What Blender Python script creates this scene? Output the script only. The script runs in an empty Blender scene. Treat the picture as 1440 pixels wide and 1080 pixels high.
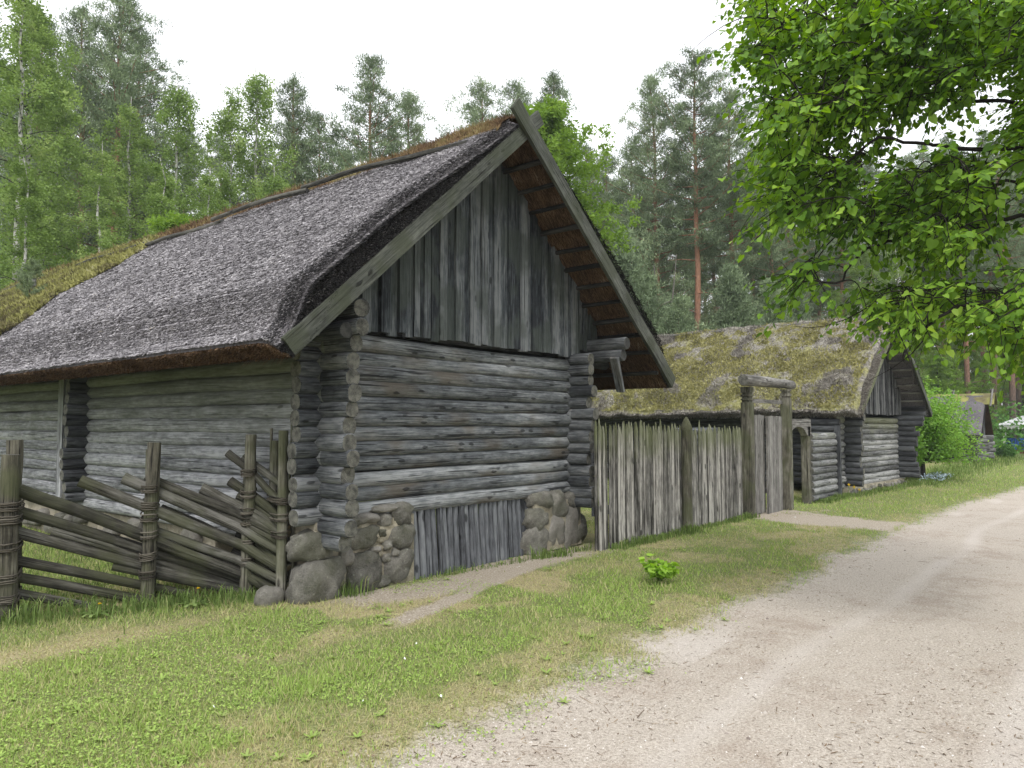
import bpy, math, random
import numpy as np
from mathutils import Vector
random.seed(7)
rng = np.random.default_rng(11)
R = math.radians
S = bpy.context.scene
C = S.collection
PI = math.pi

# ------------------------------------------------------------------ camera
cd = bpy.data.cameras.new('camera')
cam = bpy.data.objects.new('camera', cd)
C.objects.link(cam)
S.camera = cam
cam.location = (0, 0, 1.65)
YAW = math.atan2(848.0, 1040.0)
cam.rotation_euler = (R(90) + math.atan(58 / 1040.0), 0, YAW - PI / 2)
cd.sensor_width = 36
cd.lens = 26.0
cd.clip_start = 0.05
cd.clip_end = 2500

# ------------------------------------------------------------------ light
SUN_AZ = R(215)      # direction the light comes from, measured from +X
SUN_EL = R(52)
W = bpy.data.worlds.new('World')
S.world = W
W.use_nodes = True
nt = W.node_tree
for n in list(nt.nodes):
    nt.nodes.remove(n)
sky = nt.nodes.new('ShaderNodeTexSky')
sky.sky_type = 'NISHITA'
sky.sun_disc = False
sky.sun_elevation = SUN_EL
sky.sun_rotation = PI / 2 - SUN_AZ
sky.dust_density = 3
hs = nt.nodes.new('ShaderNodeHueSaturation')
hs.inputs['Saturation'].default_value = 0.25
mx = nt.nodes.new('ShaderNodeMix')
mx.data_type = 'RGBA'
mx.inputs[0].default_value = 0.82
mx.inputs[7].default_value = (9.3, 9.5, 9.8, 1)      # high thin cloud
bg = nt.nodes.new('ShaderNodeBackground')
bg.inputs['Strength'].default_value = 0.125
wo = nt.nodes.new('ShaderNodeOutputWorld')
nt.links.new(sky.outputs[0], hs.inputs['Color'])
nt.links.new(hs.outputs[0], mx.inputs[6])
nt.links.new(mx.outputs[2], bg.inputs['Color'])
nt.links.new(bg.outputs[0], wo.inputs['Surface'])
sl = bpy.data.lights.new('sun', 'SUN')
sl.energy = 1.4
sl.angle = R(14)
sl.color = (1.0, 0.97, 0.92)
sun = bpy.data.objects.new('sun', sl)
C.objects.link(sun)
sd = Vector((math.cos(SUN_AZ) * math.cos(SUN_EL), math.sin(SUN_AZ) * math.cos(SUN_EL), math.sin(SUN_EL)))
sun.rotation_euler = sd.to_track_quat('Z', 'Y').to_euler()
S.view_settings.view_transform = 'Standard'
S.view_settings.look = 'None'
S.view_settings.gamma = 1
S.view_settings.exposure = 0.66
S.cycles.max_bounces = 6
S.cycles.transparent_max_bounces = 4

FW = np.array([math.cos(YAW), math.sin(YAW)])
RT = np.array([math.sin(YAW), -math.cos(YAW)])


def P2(u, d):
    """ground point at distance d ahead and sideways offset given by u (plan position)"""
    p = FW * d + RT * ((u - 720) / 1040.0 * d)
    return float(p[0]), float(p[1])


# ------------------------------------------------------------------ noise
_perm = np.random.default_rng(3).permutation(512)
_val = np.random.default_rng(4).random(512)


def vn2(x, y, seed=0):
    x = np.asarray(x, float); y = np.asarray(y, float)
    xi = np.floor(x).astype(int); yi = np.floor(y).astype(int)
    fx = x - xi; fy = y - yi
    fx = fx * fx * (3 - 2 * fx); fy = fy * fy * (3 - 2 * fy)

    def h(i, j):
        return _val[(_perm[(i + seed * 17) & 511] + j * 7 + _perm[(j + seed * 5) & 511]) & 511]
    return (h(xi, yi) * (1 - fx) + h(xi + 1, yi) * fx) * (1 - fy) + (h(xi, yi + 1) * (1 - fx) + h(xi + 1, yi + 1) * fx) * fy


def fbm(x, y, seed=0, oct=4):
    s = 0; a = 1; t = 0
    for o in range(oct):
        s = s + a * vn2(np.asarray(x) * 2 ** o + o * 13.7, np.asarray(y) * 2 ** o + o * 5.3, seed + o)
        t += a; a *= .5
    return s / t


def sst(a, b, x):
    t = np.clip((x - a) / (b - a), 0, 1)
    return t * t * (3 - 2 * t)


# ------------------------------------------------------------------ mesh builder
class MB:
    def __init__(self):
        self.v = []; self.f = {}; self.g = []; self.r = []; self.n = 0

    def add(self, v, faces, gc=None, rnd=0.5, mat=0):
        v = np.asarray(v, np.float32).reshape(-1, 3)
        m = len(v)
        self.v.append(v)
        self.g.append(v if gc is None else np.asarray(gc, np.float32).reshape(-1, 3))
        self.r.append(np.full(m, rnd, np.float32) if np.isscalar(rnd) else np.asarray(rnd, np.float32))
        if not isinstance(faces, list) or (faces and not isinstance(faces[0], tuple)):
            faces = [(faces, mat)]
        for f, mt in faces:
            f = np.asarray(f, np.int64)
            if len(f):
                self.f.setdefault((f.shape[1], mt), []).append(f + self.n)
        self.n += m
        return self

    def box(self, c, s, rnd=.5, mat=0, rotz=0, ax=0, jit=0):
        """box centre c size s; ax = axis the wood grain runs along"""
        h = np.array(s) / 2
        k = np.array([[x, y, z] for x in (-1, 1) for y in (-1, 1) for z in (-1, 1)]) * h
        if jit:
            k = k + rng.normal(0, jit, k.shape)
        g = np.roll(k, -ax, axis=1) + np.array([rnd * 37, 0, 0])
        cz, sz = math.cos(rotz), math.sin(rotz)
        k = np.stack([k[:, 0] * cz - k[:, 1] * sz, k[:, 0] * sz + k[:, 1] * cz, k[:, 2]], 1) + np.array(c)
        F = [[0, 1, 3, 2], [4, 6, 7, 5], [0, 4, 5, 1], [2, 3, 7, 6], [0, 2, 6, 4], [1, 5, 7, 3]]
        # unshared corners so that every face stays flat shaded
        vv = np.concatenate([k[f] for f in F]); gg = np.concatenate([g[f] for f in F])
        return self.add(vv, np.arange(24).reshape(6, 4), gg, rnd, mat)

    def quads(self, c, d, s, rnd, mat=0, gc=None):
        """quads at centres c, half-length vectors d, half-width vectors s"""
        c = np.asarray(c); n = len(c)
        v = np.stack([c - d - s, c - d + s, c + d + s * .75, c + d - s * .75], 1).reshape(-1, 3)
        return self.add(v, np.arange(4 * n).reshape(n, 4), None, np.repeat(rnd, 4), mat)

    def tris(self, c, d, s, rnd, mat=0):
        n = len(c)
        v = np.stack([c - s, c + s, c + d], 1).reshape(-1, 3)
        return self.add(v, np.arange(3 * n).reshape(n, 3), None, np.repeat(rnd, 3), mat)

    def tube(self, pts, rad, seg=8, rnd=.5, mat=0, capmat=None, noise=0., tipped=False, squash=None, goff=None, pw=None, ends=None):
        pts = np.asarray(pts, float); n = len(pts)
        rad = np.full(n, rad, float) if np.isscalar(rad) else np.asarray(rad, float)
        T = np.gradient(pts, axis=0); T /= np.linalg.norm(T, axis=1)[:, None] + 1e-9
        ref = np.array([0, 0, 1.]) if abs(T[0][2]) < .8 else np.array([1., 0, 0])
        A = np.cross(T, ref); A /= np.linalg.norm(A, axis=1)[:, None] + 1e-9
        B = np.cross(A, T)
        th = np.arange(seg) * 2 * PI / seg
        L = np.concatenate([[0], np.cumsum(np.linalg.norm(np.diff(pts, axis=0), axis=1))])
        rr = rad[:, None] * np.ones(seg)[None]
        if noise:
            cth = np.cos(th)[None] * 1.3 + 5; sth = np.sin(th)[None] * 1.3 + rnd * 91
            rr = rr * (1 + noise * 2 * (fbm(cth + L[:, None] * 2.1, sth + L[:, None] * 1.3, 3, 3) - .5))
        ca, sa = rr * np.cos(th), rr * np.sin(th)
        if pw:
            k_ = (np.abs(np.cos(th)) ** pw + np.abs(np.sin(th)) ** pw) ** (-1 / pw)
            ca = ca * k_; sa = sa * k_
        if squash:
            sa = sa * squash
        v = pts[:, None] + A[:, None] * ca[..., None] + B[:, None] * sa[..., None]
        off = rnd * 41.3 if goff is None else goff
        g = np.stack([np.repeat(L[:, None], seg, 1) + off, ca, sa], 2)
        i = np.arange(n - 1)[:, None] * seg; j = np.arange(seg)[None]; j2 = (j + 1) % seg
        F = np.stack([i + j, i + j2, i + seg + j2, i + seg + j], 2).reshape(-1, 4)
        fl = [(F, mat)]
        if ends:
            mid = np.repeat((L[:-1] + L[1:]) / 2, seg); q_ = (mid < ends[0]) | (mid > L[-1] - ends[1])
            fl = [(F[~q_], mat), (F[q_], ends[2])]
        v = v.reshape(-1, 3); g = g.reshape(-1, 3)
        self.add(v, fl, g, rnd)
        if capmat is not None:
            for e, sgn in ((0, -1), (n - 1, 1)):
                ring = v[e * seg:(e + 1) * seg]; gr = g[e * seg:(e + 1) * seg]
                cen = ring.mean(0) + T[e] * sgn * rad[e] * .04
                vv = np.vstack([ring, cen]); gg = np.vstack([gr, gr.mean(0)])
                k = np.arange(seg); k2 = (k + 1) % seg
                F = np.stack([k2, k, np.full(seg, seg)], 1) if sgn < 0 else np.stack([k, k2, np.full(seg, seg)], 1)
                self.add(vv, F, gg, rnd, capmat)
        return self

    def log(self, p0, p1, r0, r1=None, rnd=None, seg=12, capmat=1, mat=0, noise=.06, step=.22, bend=.01, squash=None, pw=None, ends=None):
        p0 = np.array(p0, float); p1 = np.array(p1, float)
        r1 = r0 if r1 is None else r1
        rnd = rng.random() if rnd is None else rnd
        L = np.linalg.norm(p1 - p0); n = max(3, int(L / step) + 1)
        t = np.linspace(0, 1, n)
        t = np.unique(np.concatenate([[0, min(.2, .012 / L)], t[1:-1], [1 - min(.2, .012 / L), 1], [] if not ends else [ends[0] / L, 1 - ends[1] / L]]))
        n = len(t)
        pts = p0 + (p1 - p0) * t[:, None]
        w = (fbm(t * L * .55 + rnd * 50, t * 0 + 3, 1, 2) - .5) * bend * 2
        w2 = (fbm(t * L * .55 + rnd * 50, t * 0 + 9, 5, 2) - .5) * bend * 2
        d = (p1 - p0) / L
        up = np.array([0, 0, 1.]) if abs(d[2]) < .8 else np.array([1., 0, 0])
        sd_ = np.cross(d, up)
        pts = pts + up * w[:, None] + sd_ * w2[:, None]
        rad = r0 + (r1 - r0) * t
        rad[0] *= .9; rad[-1] *= .9
        return self.tube(pts, rad, seg, rnd, mat, capmat, noise, squash=squash, pw=pw, ends=ends)

    def build(self, name, mats, parent=None, origin=(0, 0, 0), smooth=False, loc=None):
        if not self.v:
            return None
        v = np.concatenate(self.v) - np.array(origin, np.float32)
        me = bpy.data.meshes.new(name)
        me.vertices.add(len(v))
        me.vertices.foreach_set('co', v.astype(np.float32).ravel())
        li = []; ls = []; mi = []; st = 0
        for (k, mt), fs in self.f.items():
            f = np.concatenate(fs)
            li.append(f.ravel()); ls.append(st + np.arange(len(f)) * k); st += f.size
            mi.append(np.full(len(f), mt))
        li = np.concatenate(li); ls = np.concatenate(ls); mi = np.concatenate(mi)
        me.loops.add(len(li)); me.loops.foreach_set('vertex_index', li.astype(np.int32))
        me.polygons.add(len(ls)); me.polygons.foreach_set('loop_start', ls.astype(np.int32))
        me.polygons.foreach_set('material_index', mi.astype(np.int32))
        me.polygons.foreach_set('use_smooth', np.full(len(ls), bool(smooth)))
        me.update(calc_edges=True)
        a = me.attributes.new('gc', 'FLOAT_VECTOR', 'POINT'); a.data.foreach_set('vector', np.concatenate(self.g).astype(np.float32).ravel())
        a = me.attributes.new('rnd', 'FLOAT', 'POINT'); a.data.foreach_set('value', np.concatenate(self.r).astype(np.float32))
        if not isinstance(mats, (list, tuple)):
            mats = [mats]
        for m in mats:
            me.materials.append(m)
        o = bpy.data.objects.new(name, me)
        C.objects.link(o)
        if parent:
            o.parent = parent
        if loc is not None:
            o.location = loc
        return o


def tag(o, label=None, cat=None, group=None, kind=None):
    if label: o['label'] = label
    if cat: o['category'] = cat
    if group: o['group'] = group
    if kind: o['kind'] = kind
    return o


def empty(name, loc, label=None, cat=None, group=None, rz=0):
    o = bpy.data.objects.new(name, None)
    C.objects.link(o)
    o.location = loc; o.rotation_euler.z = rz
    o.empty_display_size = .2
    return tag(o, label, cat, group)


def dup(root, loc, rz=0, sc=1.0, label=None, group=None, scz=None):
    r = root.copy(); C.objects.link(r)
    r.location = loc; r.rotation_euler.z = rz; r.scale = (sc, sc, scz or sc)
    if label: r['label'] = label
    if group: r['group'] = group
    for ch in list(root.children):
        c = ch.copy(); C.objects.link(c); c.parent = r
        for g in ch.children:
            d = g.copy(); C.objects.link(d); d.parent = c
    return r


# ------------------------------------------------------------------ materials
class NT:
    def __init__(self, name, rough=.85, spec=.25):
        self.m = bpy.data.materials.new(name); self.m.use_nodes = True
        self.t = self.m.node_tree
        self.b = self.t.nodes['Principled BSDF']; self.out = self.t.nodes['Material Output']
        self.b.inputs['Roughness'].default_value = rough
        self.b.inputs['Specular IOR Level'].default_value = spec

    def n(self, ty, **kw):
        k = self.t.nodes.new('ShaderNode' + ty)
        for a, b in kw.items():
            setattr(k, a, b)
        return k

    def l(self, a, b):
        self.t.links.new(a, b)

    def put(self, sock, v):
        if hasattr(v, 'is_output') or hasattr(v, 'links'):
            self.l(v, sock)
        else:
            sock.default_value = v

    def attr(self, name):
        k = self.n('Attribute', attribute_name=name); return k

    def pos(self):
        return self.n('NewGeometry').outputs['Position']

    def obj(self):
        return self.n('TexCoord').outputs['Object']

    def vmul(self, v, s):
        k = self.n('VectorMath', operation='MULTIPLY'); self.put(k.inputs[0], v); k.inputs[1].default_value = s
        return k.outputs[0]

    def noise(self, v, sc=1., det=3, rough=.55, dist=0):
        k = self.n('TexNoise'); self.put(k.inputs['Vector'], v); k.inputs['Scale'].default_value = sc
        k.inputs['Detail'].default_value = det; k.inputs['Roughness'].default_value = rough
        k.inputs['Distortion'].default_value = dist
        return k.outputs[0]

    def math(self, op, a, b=0., c=None, clamp=False):
        k = self.n('Math', operation=op, use_clamp=clamp)
        self.put(k.inputs[0], a); self.put(k.inputs[1], b)
        if c is not None: self.put(k.inputs[2], c)
        return k.outputs[0]

    def ramp(self, f, stops):
        k = self.n('ValToRGB'); self.l(f, k.inputs[0]); e = k.color_ramp.elements
        while len(e) > 1: e.remove(e[-1])
        e[0].position = stops[0][0]; e[0].color = (*stops[0][1], 1)
        for p, c in stops[1:]:
            x = e.new(p); x.color = (*c, 1)
        return k.outputs[0]

    def sst(self, f, a, b, lo=0., hi=1.):
        k = self.n('MapRange', interpolation_type='SMOOTHSTEP')
        self.l(f, k.inputs[0]); k.inputs[1].default_value = a; k.inputs[2].default_value = b
        k.inputs[3].default_value = lo; k.inputs[4].default_value = hi
        return k.outputs[0]

    def mix(self, f, a, b, mode='MIX'):
        k = self.n('Mix', data_type='RGBA', blend_type=mode)
        self.put(k.inputs[0], f)
        for i, x in ((6, a), (7, b)):
            if isinstance(x, tuple): k.inputs[i].default_value = (*x[:3], 1)
            else: self.l(x, k.inputs[i])
        return k.outputs[2]

    def col(self, c):
        self.put(self.b.inputs['Base Color'], (*c, 1) if isinstance(c, tuple) else c)

    def bump(self, h, dist=.01, st=1.):
        k = self.n('Bump'); self.l(h, k.inputs['Height']); k.inputs['Distance'].default_value = dist
        k.inputs['Strength'].default_value = st
        self.l(k.outputs[0], self.b.inputs['Normal'])


def wood(name, dark, mid, light, green_tint=None, green_z=None, tint=None, streak=1.0, rv=.45, bump=.006):
    m = NT(name, .9, .2)
    gc = m.attr('gc').outputs['Vector']; rn = m.attr('rnd').outputs['Fac']
    g1 = m.noise(m.vmul(gc, (2.2, 75, 75)), 1, 5, .65)
    g2 = m.noise(m.vmul(gc, (.9, 4, 4)), 1, 3, .55)
    g3 = m.noise(m.vmul(gc, (7, 24, 24)), 1, 4, .6)
    f = m.math('MULTIPLY_ADD', g1, .55 * streak, m.math('MULTIPLY_ADD', g2, .5, m.math('MULTIPLY', g3, .4)))
    f = m.math('ADD', f, m.math('MULTIPLY_ADD', rn, rv * .4, -.2 - rv * .2 - .02 + (.275 * (1 - streak))))
    c = m.ramp(f, [(.34, dark), (.5, mid), (.66, light)])
    if tint:
        c = m.mix(m.sst(m.noise(m.vmul(gc, (1.2, 3, 3)), 1, 2), .5, .75, 0, .7), c, tint)
    ck = m.noise(m.vmul(gc, (1.1, 62, 62)), 1, 1, .5)
    cf = m.sst(ck, .64, .68)
    vo = m.n('TexVoronoi'); m.l(m.vmul(gc, (3.2, 9, 9)), vo.inputs['Vector']); vo.inputs['Scale'].default_value = 1
    kd = m.math('ADD', vo.outputs['Distance'], m.math('MULTIPLY', m.math('SUBTRACT', g3, .5), .25))
    kn = m.sst(kd, .10, .2, 1, 0)
    sel = m.sst(vo.outputs['Color'], .45, .5)
    kn = m.math('MULTIPLY', kn, sel)
    dk = m.math('MAXIMUM', m.math('MULTIPLY', cf, .85), m.math('MULTIPLY', kn, .7))
    c = m.mix(dk, c, tuple(x * .28 for x in dark))
    if green_tint:
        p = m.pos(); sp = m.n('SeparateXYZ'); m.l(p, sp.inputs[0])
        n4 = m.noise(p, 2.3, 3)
        if green_z:
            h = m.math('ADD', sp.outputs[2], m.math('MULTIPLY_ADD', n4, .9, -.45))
            fa = m.sst(h, green_z[0], green_z[1], 0, green_z[2])
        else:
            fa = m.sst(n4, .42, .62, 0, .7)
        c = m.mix(fa, c, m.mix(g1, tuple(x * .45 for x in green_tint), green_tint))
    m.col(c)
    hgt = m.math('SUBTRACT', m.math('MULTIPLY_ADD', g1, .7, m.math('MULTIPLY', g3, .6)), m.math('MULTIPLY', dk, 1.2))
    m.bump(hgt, bump * 1.8, 1)
    return m.m


def endgrain(name, dark, light):
    m = NT(name, .9, .15)
    gc = m.attr('gc').outputs['Vector']
    yz = m.vmul(gc, (0, 1, 1))
    ln = m.n('VectorMath', operation='LENGTH'); m.l(yz, ln.inputs[0])
    n = m.noise(m.vmul(gc, (3, 14, 14)), 1, 4)
    r = m.math('ADD', ln.outputs['Value'], m.math('MULTIPLY', n, .03))
    s = m.math('SINE', m.math('MULTIPLY', r, 620.))
    f = m.math('ADD', m.math('MULTIPLY', s, .12), n)
    c = m.ramp(f, [(.3, dark), (.7, light)])
    sp = m.n('SeparateXYZ'); m.l(gc, sp.inputs[0])
    an = m.math('ARCTAN2', sp.outputs[1], sp.outputs[2])
    rad = m.math('ABSOLUTE', m.math('SINE', m.math('ADD', m.math('MULTIPLY', an, 2.5), m.math('MULTIPLY', sp.outputs[0], 3.7))))
    ck = m.math('MULTIPLY', m.sst(rad, .0, .09, 1, 0), m.sst(m.noise(gc, 17, 2), .45, .55))
    c = m.mix(m.math('MULTIPLY', ck, .9), c, tuple(x * .15 for x in dark))
    m.col(c); m.bump(m.math('SUBTRACT', f, ck), .004)
    return m.m


def stems(name, stops, rough=.9, scale=None, trans=0., objvar=0., noise_sc=3., nv=.5):
    """foliage / straw material: colour from per-piece random value plus slow noise"""
    m = NT(name, rough, .2)
    rn = m.attr('rnd').outputs['Fac']
    n = m.noise(m.obj(), noise_sc, 3)
    f = m.math('ADD', m.math('MULTIPLY', rn, 1 - nv), m.math('MULTIPLY', m.sst(n, .3, .7), nv))
    if objvar:
        oi = m.n('ObjectInfo'); f = m.math('ADD', f, m.math('MULTIPLY_ADD', oi.outputs['Random'], objvar, -objvar / 2))
    c = m.ramp(f, stops)
    m.col(c)
    if trans:
        tr = m.n('BsdfTranslucent'); ms = m.n('MixShader')
        c2 = m.n('HueSaturation'); c2.inputs['Saturation'].default_value = 1.15; c2.inputs['Value'].default_value = 1.35
        c2.inputs['Hue'].default_value = .49
        m.l(c, c2.inputs['Color']); m.l(c2.outputs[0], tr.inputs[0])
        ms.inputs[0].default_value = trans
        m.l(m.b.outputs[0], ms.inputs[1]); m.l(tr.outputs[0], ms.inputs[2]); m.l(ms.outputs[0], m.out.inputs[0])
    return m.m


M = {}
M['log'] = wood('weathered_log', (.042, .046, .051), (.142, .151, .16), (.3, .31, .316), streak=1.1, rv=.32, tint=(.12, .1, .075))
M['log_left'] = wood('weathered_log_green', (.065, .067, .072), (.225, .23, .24), (.45, .455, .47), green_tint=(.17, .185, .14), green_z=(1.1, 2.2, .7), rv=.3)  # logs turn greener and darker towards the top of the wall
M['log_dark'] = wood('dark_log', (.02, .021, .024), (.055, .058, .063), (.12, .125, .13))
M['log_pale'] = wood('pale_weathered_log', (.06, .06, .06), (.17, .173, .172), (.34, .34, .33), green_tint=(.16, .17, .07), green_z=(1.35, 1.75, .6))
M['stub'] = wood('dark_log_butt', (.022, .024, .027), (.075, .08, .086), (.19, .195, .2))  # darker grey on the projecting log ends and wall plates
M['end'] = endgrain('log_end_grain', (.035, .035, .033), (.19, .185, .16))
M['end_dark'] = endgrain('dark_log_end', (.03, .03, .032), (.1, .1, .095))
M['board'] = wood('gable_board', (.02, .023, .028), (.075, .084, .095), (.19, .2, .21), streak=1.2, rv=.75, green_tint=(.09, .105, .095))
M['barge'] = wood('barge_board', (.03, .032, .028), (.08, .085, .073), (.15, .155, .135), green_tint=(.075, .085, .055))
M['picket'] = wood('picket_wood', (.04, .038, .034), (.19, .182, .168), (.43, .41, .38), rv=.8, green_tint=(.17, .19, .09), green_z=(1.0, 1.6, .75))
M['post'] = wood('post_wood', (.035, .032, .025), (.115, .107, .083), (.24, .23, .19), green_tint=(.1, .11, .055))
M['rail'] = wood('rail_wood', (.018, .017, .014), (.06, .057, .047), (.15, .145, .13), green_tint=(.085, .09, .05))
M['railend'] = endgrain('rail_end_grain', (.12, .1, .06), (.4, .34, .22))
M['stake'] = wood('stake_wood', (.04, .042, .047), (.12, .126, .138), (.2, .21, .22), streak=.5, rv=.6, bump=.002)
M['withe'] = wood('twisted_withe', (.03, .026, .02), (.085, .075, .06), (.16, .145, .12))
M['batten'] = wood('batten_wood', (.012, .011, .011), (.03, .029, .028), (.07, .066, .062))
M['gate'] = wood('gate_board', (.06, .057, .052), (.18, .172, .16), (.33, .32, .3), rv=.4)
M['pole'] = wood('ridge_pole', (.02, .02, .018), (.06, .058, .052), (.13, .125, .11))
M['split'] = wood('fresh_split_wood', (.2, .12, .06), (.42, .3, .17), (.6, .48, .32))


def thatch_mat(name, stops, bumpd=.012, sc=(40, 40, 40)):
    m = NT(name, .95, .1)
    p = m.obj()
    n1 = m.noise(m.vmul(p, sc), 1, 5, .7)
    n2 = m.noise(p, 1.3, 4)
    f = m.math('MULTIPLY_ADD', n1, .8, m.math('MULTIPLY_ADD', n2, .5, -.15))
    m.col(m.ramp(f, stops)); m.bump(n1, bumpd)
    return m.m


M['thatch'] = thatch_mat('thatch_surface', [(.3, (.05, .045, .05)), (.55, (.14, .13, .14)), (.8, (.3, .28, .3))], sc=(38, 38, 38))
M['thatch_black'] = thatch_mat('thatch_cut_dark', [(.35, (.006, .006, .006)), (.6, (.02, .019, .019)), (.8, (.06, .056, .054))])
M['thatch_brown'] = thatch_mat('thatch_cut_brown', [(.3, (.03, .018, .01)), (.55, (.1, .062, .036)), (.8, (.2, .13, .08))])
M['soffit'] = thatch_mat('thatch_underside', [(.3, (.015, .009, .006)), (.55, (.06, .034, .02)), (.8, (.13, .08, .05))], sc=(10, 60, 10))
M['straw'] = stems('thatch_straw', [(.0, (.1, .093, .098)), (.3, (.23, .217, .228)), (.6, (.37, .35, .365)), (.88, (.5, .475, .49)), (.98, (.6, .57, .57)), (1, (.42, .32, .14))], nv=.25)
M['straw_black'] = stems('thatch_straw_dark', [(0, (.008, .008, .009)), (.6, (.035, .034, .036)), (.9, (.09, .085, .085)), (1, (.2, .19, .18))], nv=.1)
M['straw_brown'] = stems('thatch_straw_brown', [(0, (.025, .014, .009)), (.5, (.1, .06, .035)), (.85, (.2, .125, .075)), (1, (.36, .28, .2))], nv=.3)
M['moss_red'] = stems('ridge_moss', [(0, (.045, .03, .02)), (.35, (.13, .08, .045)), (.6, (.2, .14, .07)), (.8, (.23, .2, .085)), (1, (.34, .3, .19))], nv=.6, noise_sc=1.6)
M['moss_yel'] = stems('roof_moss', [(0, (.06, .05, .035)), (.3, (.16, .14, .07)), (.5, (.24, .235, .08)), (.8, (.33, .32, .11)), (1, (.38, .35, .24))], nv=.55, noise_sc=1.3)


def moss_roof_mat():
    m = NT('mossy_thatch', .95, .1)
    p = m.obj()
    n1 = m.noise(p, 1.1, 5, .6); n2 = m.noise(p, 16, 4, .7); n3 = m.noise(p, 3.4, 4, .6)
    straw = m.ramp(n2, [(.3, (.06, .054, .048)), (.5, (.21, .195, .17)), (.7, (.4, .375, .33))])
    moss = m.ramp(m.math('MULTIPLY_ADD', n2, .6, m.math('MULTIPLY', n3, .4)), [(.3, (.08, .08, .035)), (.5, (.22, .215, .09)), (.7, (.38, .36, .18))])
    sp = m.n('SeparateXYZ'); m.l(p, sp.inputs[0])
    f = m.math('ADD', m.math('MULTIPLY_ADD', n1, .5, m.math('MULTIPLY', n3, .5)), m.math('MULTIPLY_ADD', sp.outputs[2], -.05, .14))
    c = m.mix(m.sst(f, .46, .6), straw, moss)
    m.col(c); m.bump(m.math('ADD', n2, n3), .05)
    return m.m


M['moss_roof'] = moss_roof_mat()
M['moss_tuft'] = stems('moss_tufts', [(0, (.09, .085, .04)), (.35, (.24, .225, .08)), (.7, (.36, .34, .14)), (1, (.49, .46, .28))], nv=.4, noise_sc=2)
M['old_straw'] = stems('old_thatch_straw', [(0, (.08, .07, .06)), (.5, (.24, .22, .195)), (.85, (.42, .395, .355)), (1, (.56, .54, .5))], nv=.3, noise_sc=2)


def stone_mat(name, a, b, moss=(.09, .1, .045), mf=.6):
    m = NT(name, .85, .3)
    gc = m.attr('gc').outputs['Vector']; rn = m.attr('rnd').outputs['Fac']
    n1 = m.noise(gc, 8, 6, .65); n2 = m.noise(gc, 70, 5, .75)
    f = m.math('ADD', m.math('MULTIPLY_ADD', n1, .6, m.math('MULTIPLY', n2, .5)), m.math('MULTIPLY_ADD', rn, .2, -.15))
    c = m.ramp(f, [(.3, a), (.7, b)])
    c = m.mix(m.sst(m.noise(gc, 3.1, 4), .42, .62, 0, mf), c, m.mix(n2, tuple(x * .4 for x in moss), moss))
    lc = m.n('TexVoronoi'); m.l(gc, lc.inputs['Vector']); lc.inputs['Scale'].default_value = 16
    ls = m.math('MULTIPLY', m.sst(m.math('ADD', lc.outputs['Distance'], m.math('MULTIPLY', n2, .5)), .38, .5, 1, 0), m.sst(n1, .48, .56))
    c = m.mix(m.math('MULTIPLY', ls, .6), c, (.36, .36, .31))
    m.col(c); m.bump(m.math('ADD', n2, m.math('MULTIPLY', n1, 2.5)), .022)
    return m.m


M['stone'] = stone_mat('field_stone', (.07, .067, .058), (.31, .295, .26), mf=.45)
M['stone_pale'] = stone_mat('pale_field_stone', (.16, .15, .135), (.34, .32, .29), mf=.3)
M['mortar'] = stone_mat('lime_mortar', (.26, .225, .165), (.56, .51, .4), moss=(.15, .14, .09), mf=.45)


def bark(name, low, high=None, z=(6, 11), white=False):
    m = NT(name, .9, .15)
    gc = m.attr('gc').outputs['Vector']
    if white:
        n = m.noise(m.vmul(gc, (7, 9, 9)), 1, 4); n2 = m.noise(m.vmul(gc, (1.2, 2, 2)), 1, 3)
        c = m.ramp(n, [(.35, (.03, .03, .028)), (.47, low), (.7, tuple(min(1, x * 1.3) for x in low))])
        c = m.mix(m.sst(n2, .58, .7, 0, .7), c, (.1, .09, .08))
    else:
        n = m.noise(m.vmul(gc, (5, 30, 30)), 1, 5, .65)
        c = m.ramp(n, [(.35, tuple(x * .35 for x in low)), (.65, low)])
        if high:
            c2 = m.ramp(n, [(.35, tuple(x * .5 for x in high)), (.65, high)])
            sp = m.n('SeparateXYZ'); m.l(m.obj(), sp.inputs[0])
            c = m.mix(m.sst(m.math('ADD', sp.outputs[2], m.math('MULTIPLY', n, 4)), z[0], z[1]), c, c2)
    m.col(c); m.bump(n, .03)
    return m.m


M['bark_pine'] = bark('pine_bark', (.17, .13, .11), (.36, .19, .12), (4, 10))
M['bark_birch'] = bark('birch_bark', (.42, .41, .38), white=True)
M['bark_dark'] = bark('dark_bark', (.055, .048, .04))
M['bark_linden'] = bark('linden_bark', (.035, .03, .026))
M['dead'] = bark('dead_wood', (.2, .18, .16))
M['needle'] = stems('pine_needles', [(0, (.06, .085, .045)), (.4, (.155, .21, .115)), (.75, (.26, .33, .185)), (1, (.38, .43, .25))], nv=.35, noise_sc=.7, trans=.15, objvar=.3)
M['birch_leaf'] = stems('birch_leaves', [(0, (.085, .14, .04)), (.45, (.18, .27, .075)), (.8, (.27, .37, .12)), (1, (.38, .46, .18))], nv=.35, noise_sc=.6, trans=.35, objvar=.3)
M['maple_leaf'] = stems('maple_leaves', [(0, (.09, .16, .03)), (.5, (.17, .28, .05)), (1, (.27, .39, .09))], nv=.4, noise_sc=.7, trans=.4)
M['under_leaf'] = stems('undergrowth_leaves', [(0, (.03, .08, .02)), (.5, (.08, .19, .04)), (1, (.18, .34, .08))], nv=.5, noise_sc=.3, trans=.3)
M['sprout'] = stems('shoot_leaves', [(0, (.12, .24, .03)), (.5, (.24, .42, .05)), (1, (.4, .58, .1))], nv=.2, trans=.4)
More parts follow.
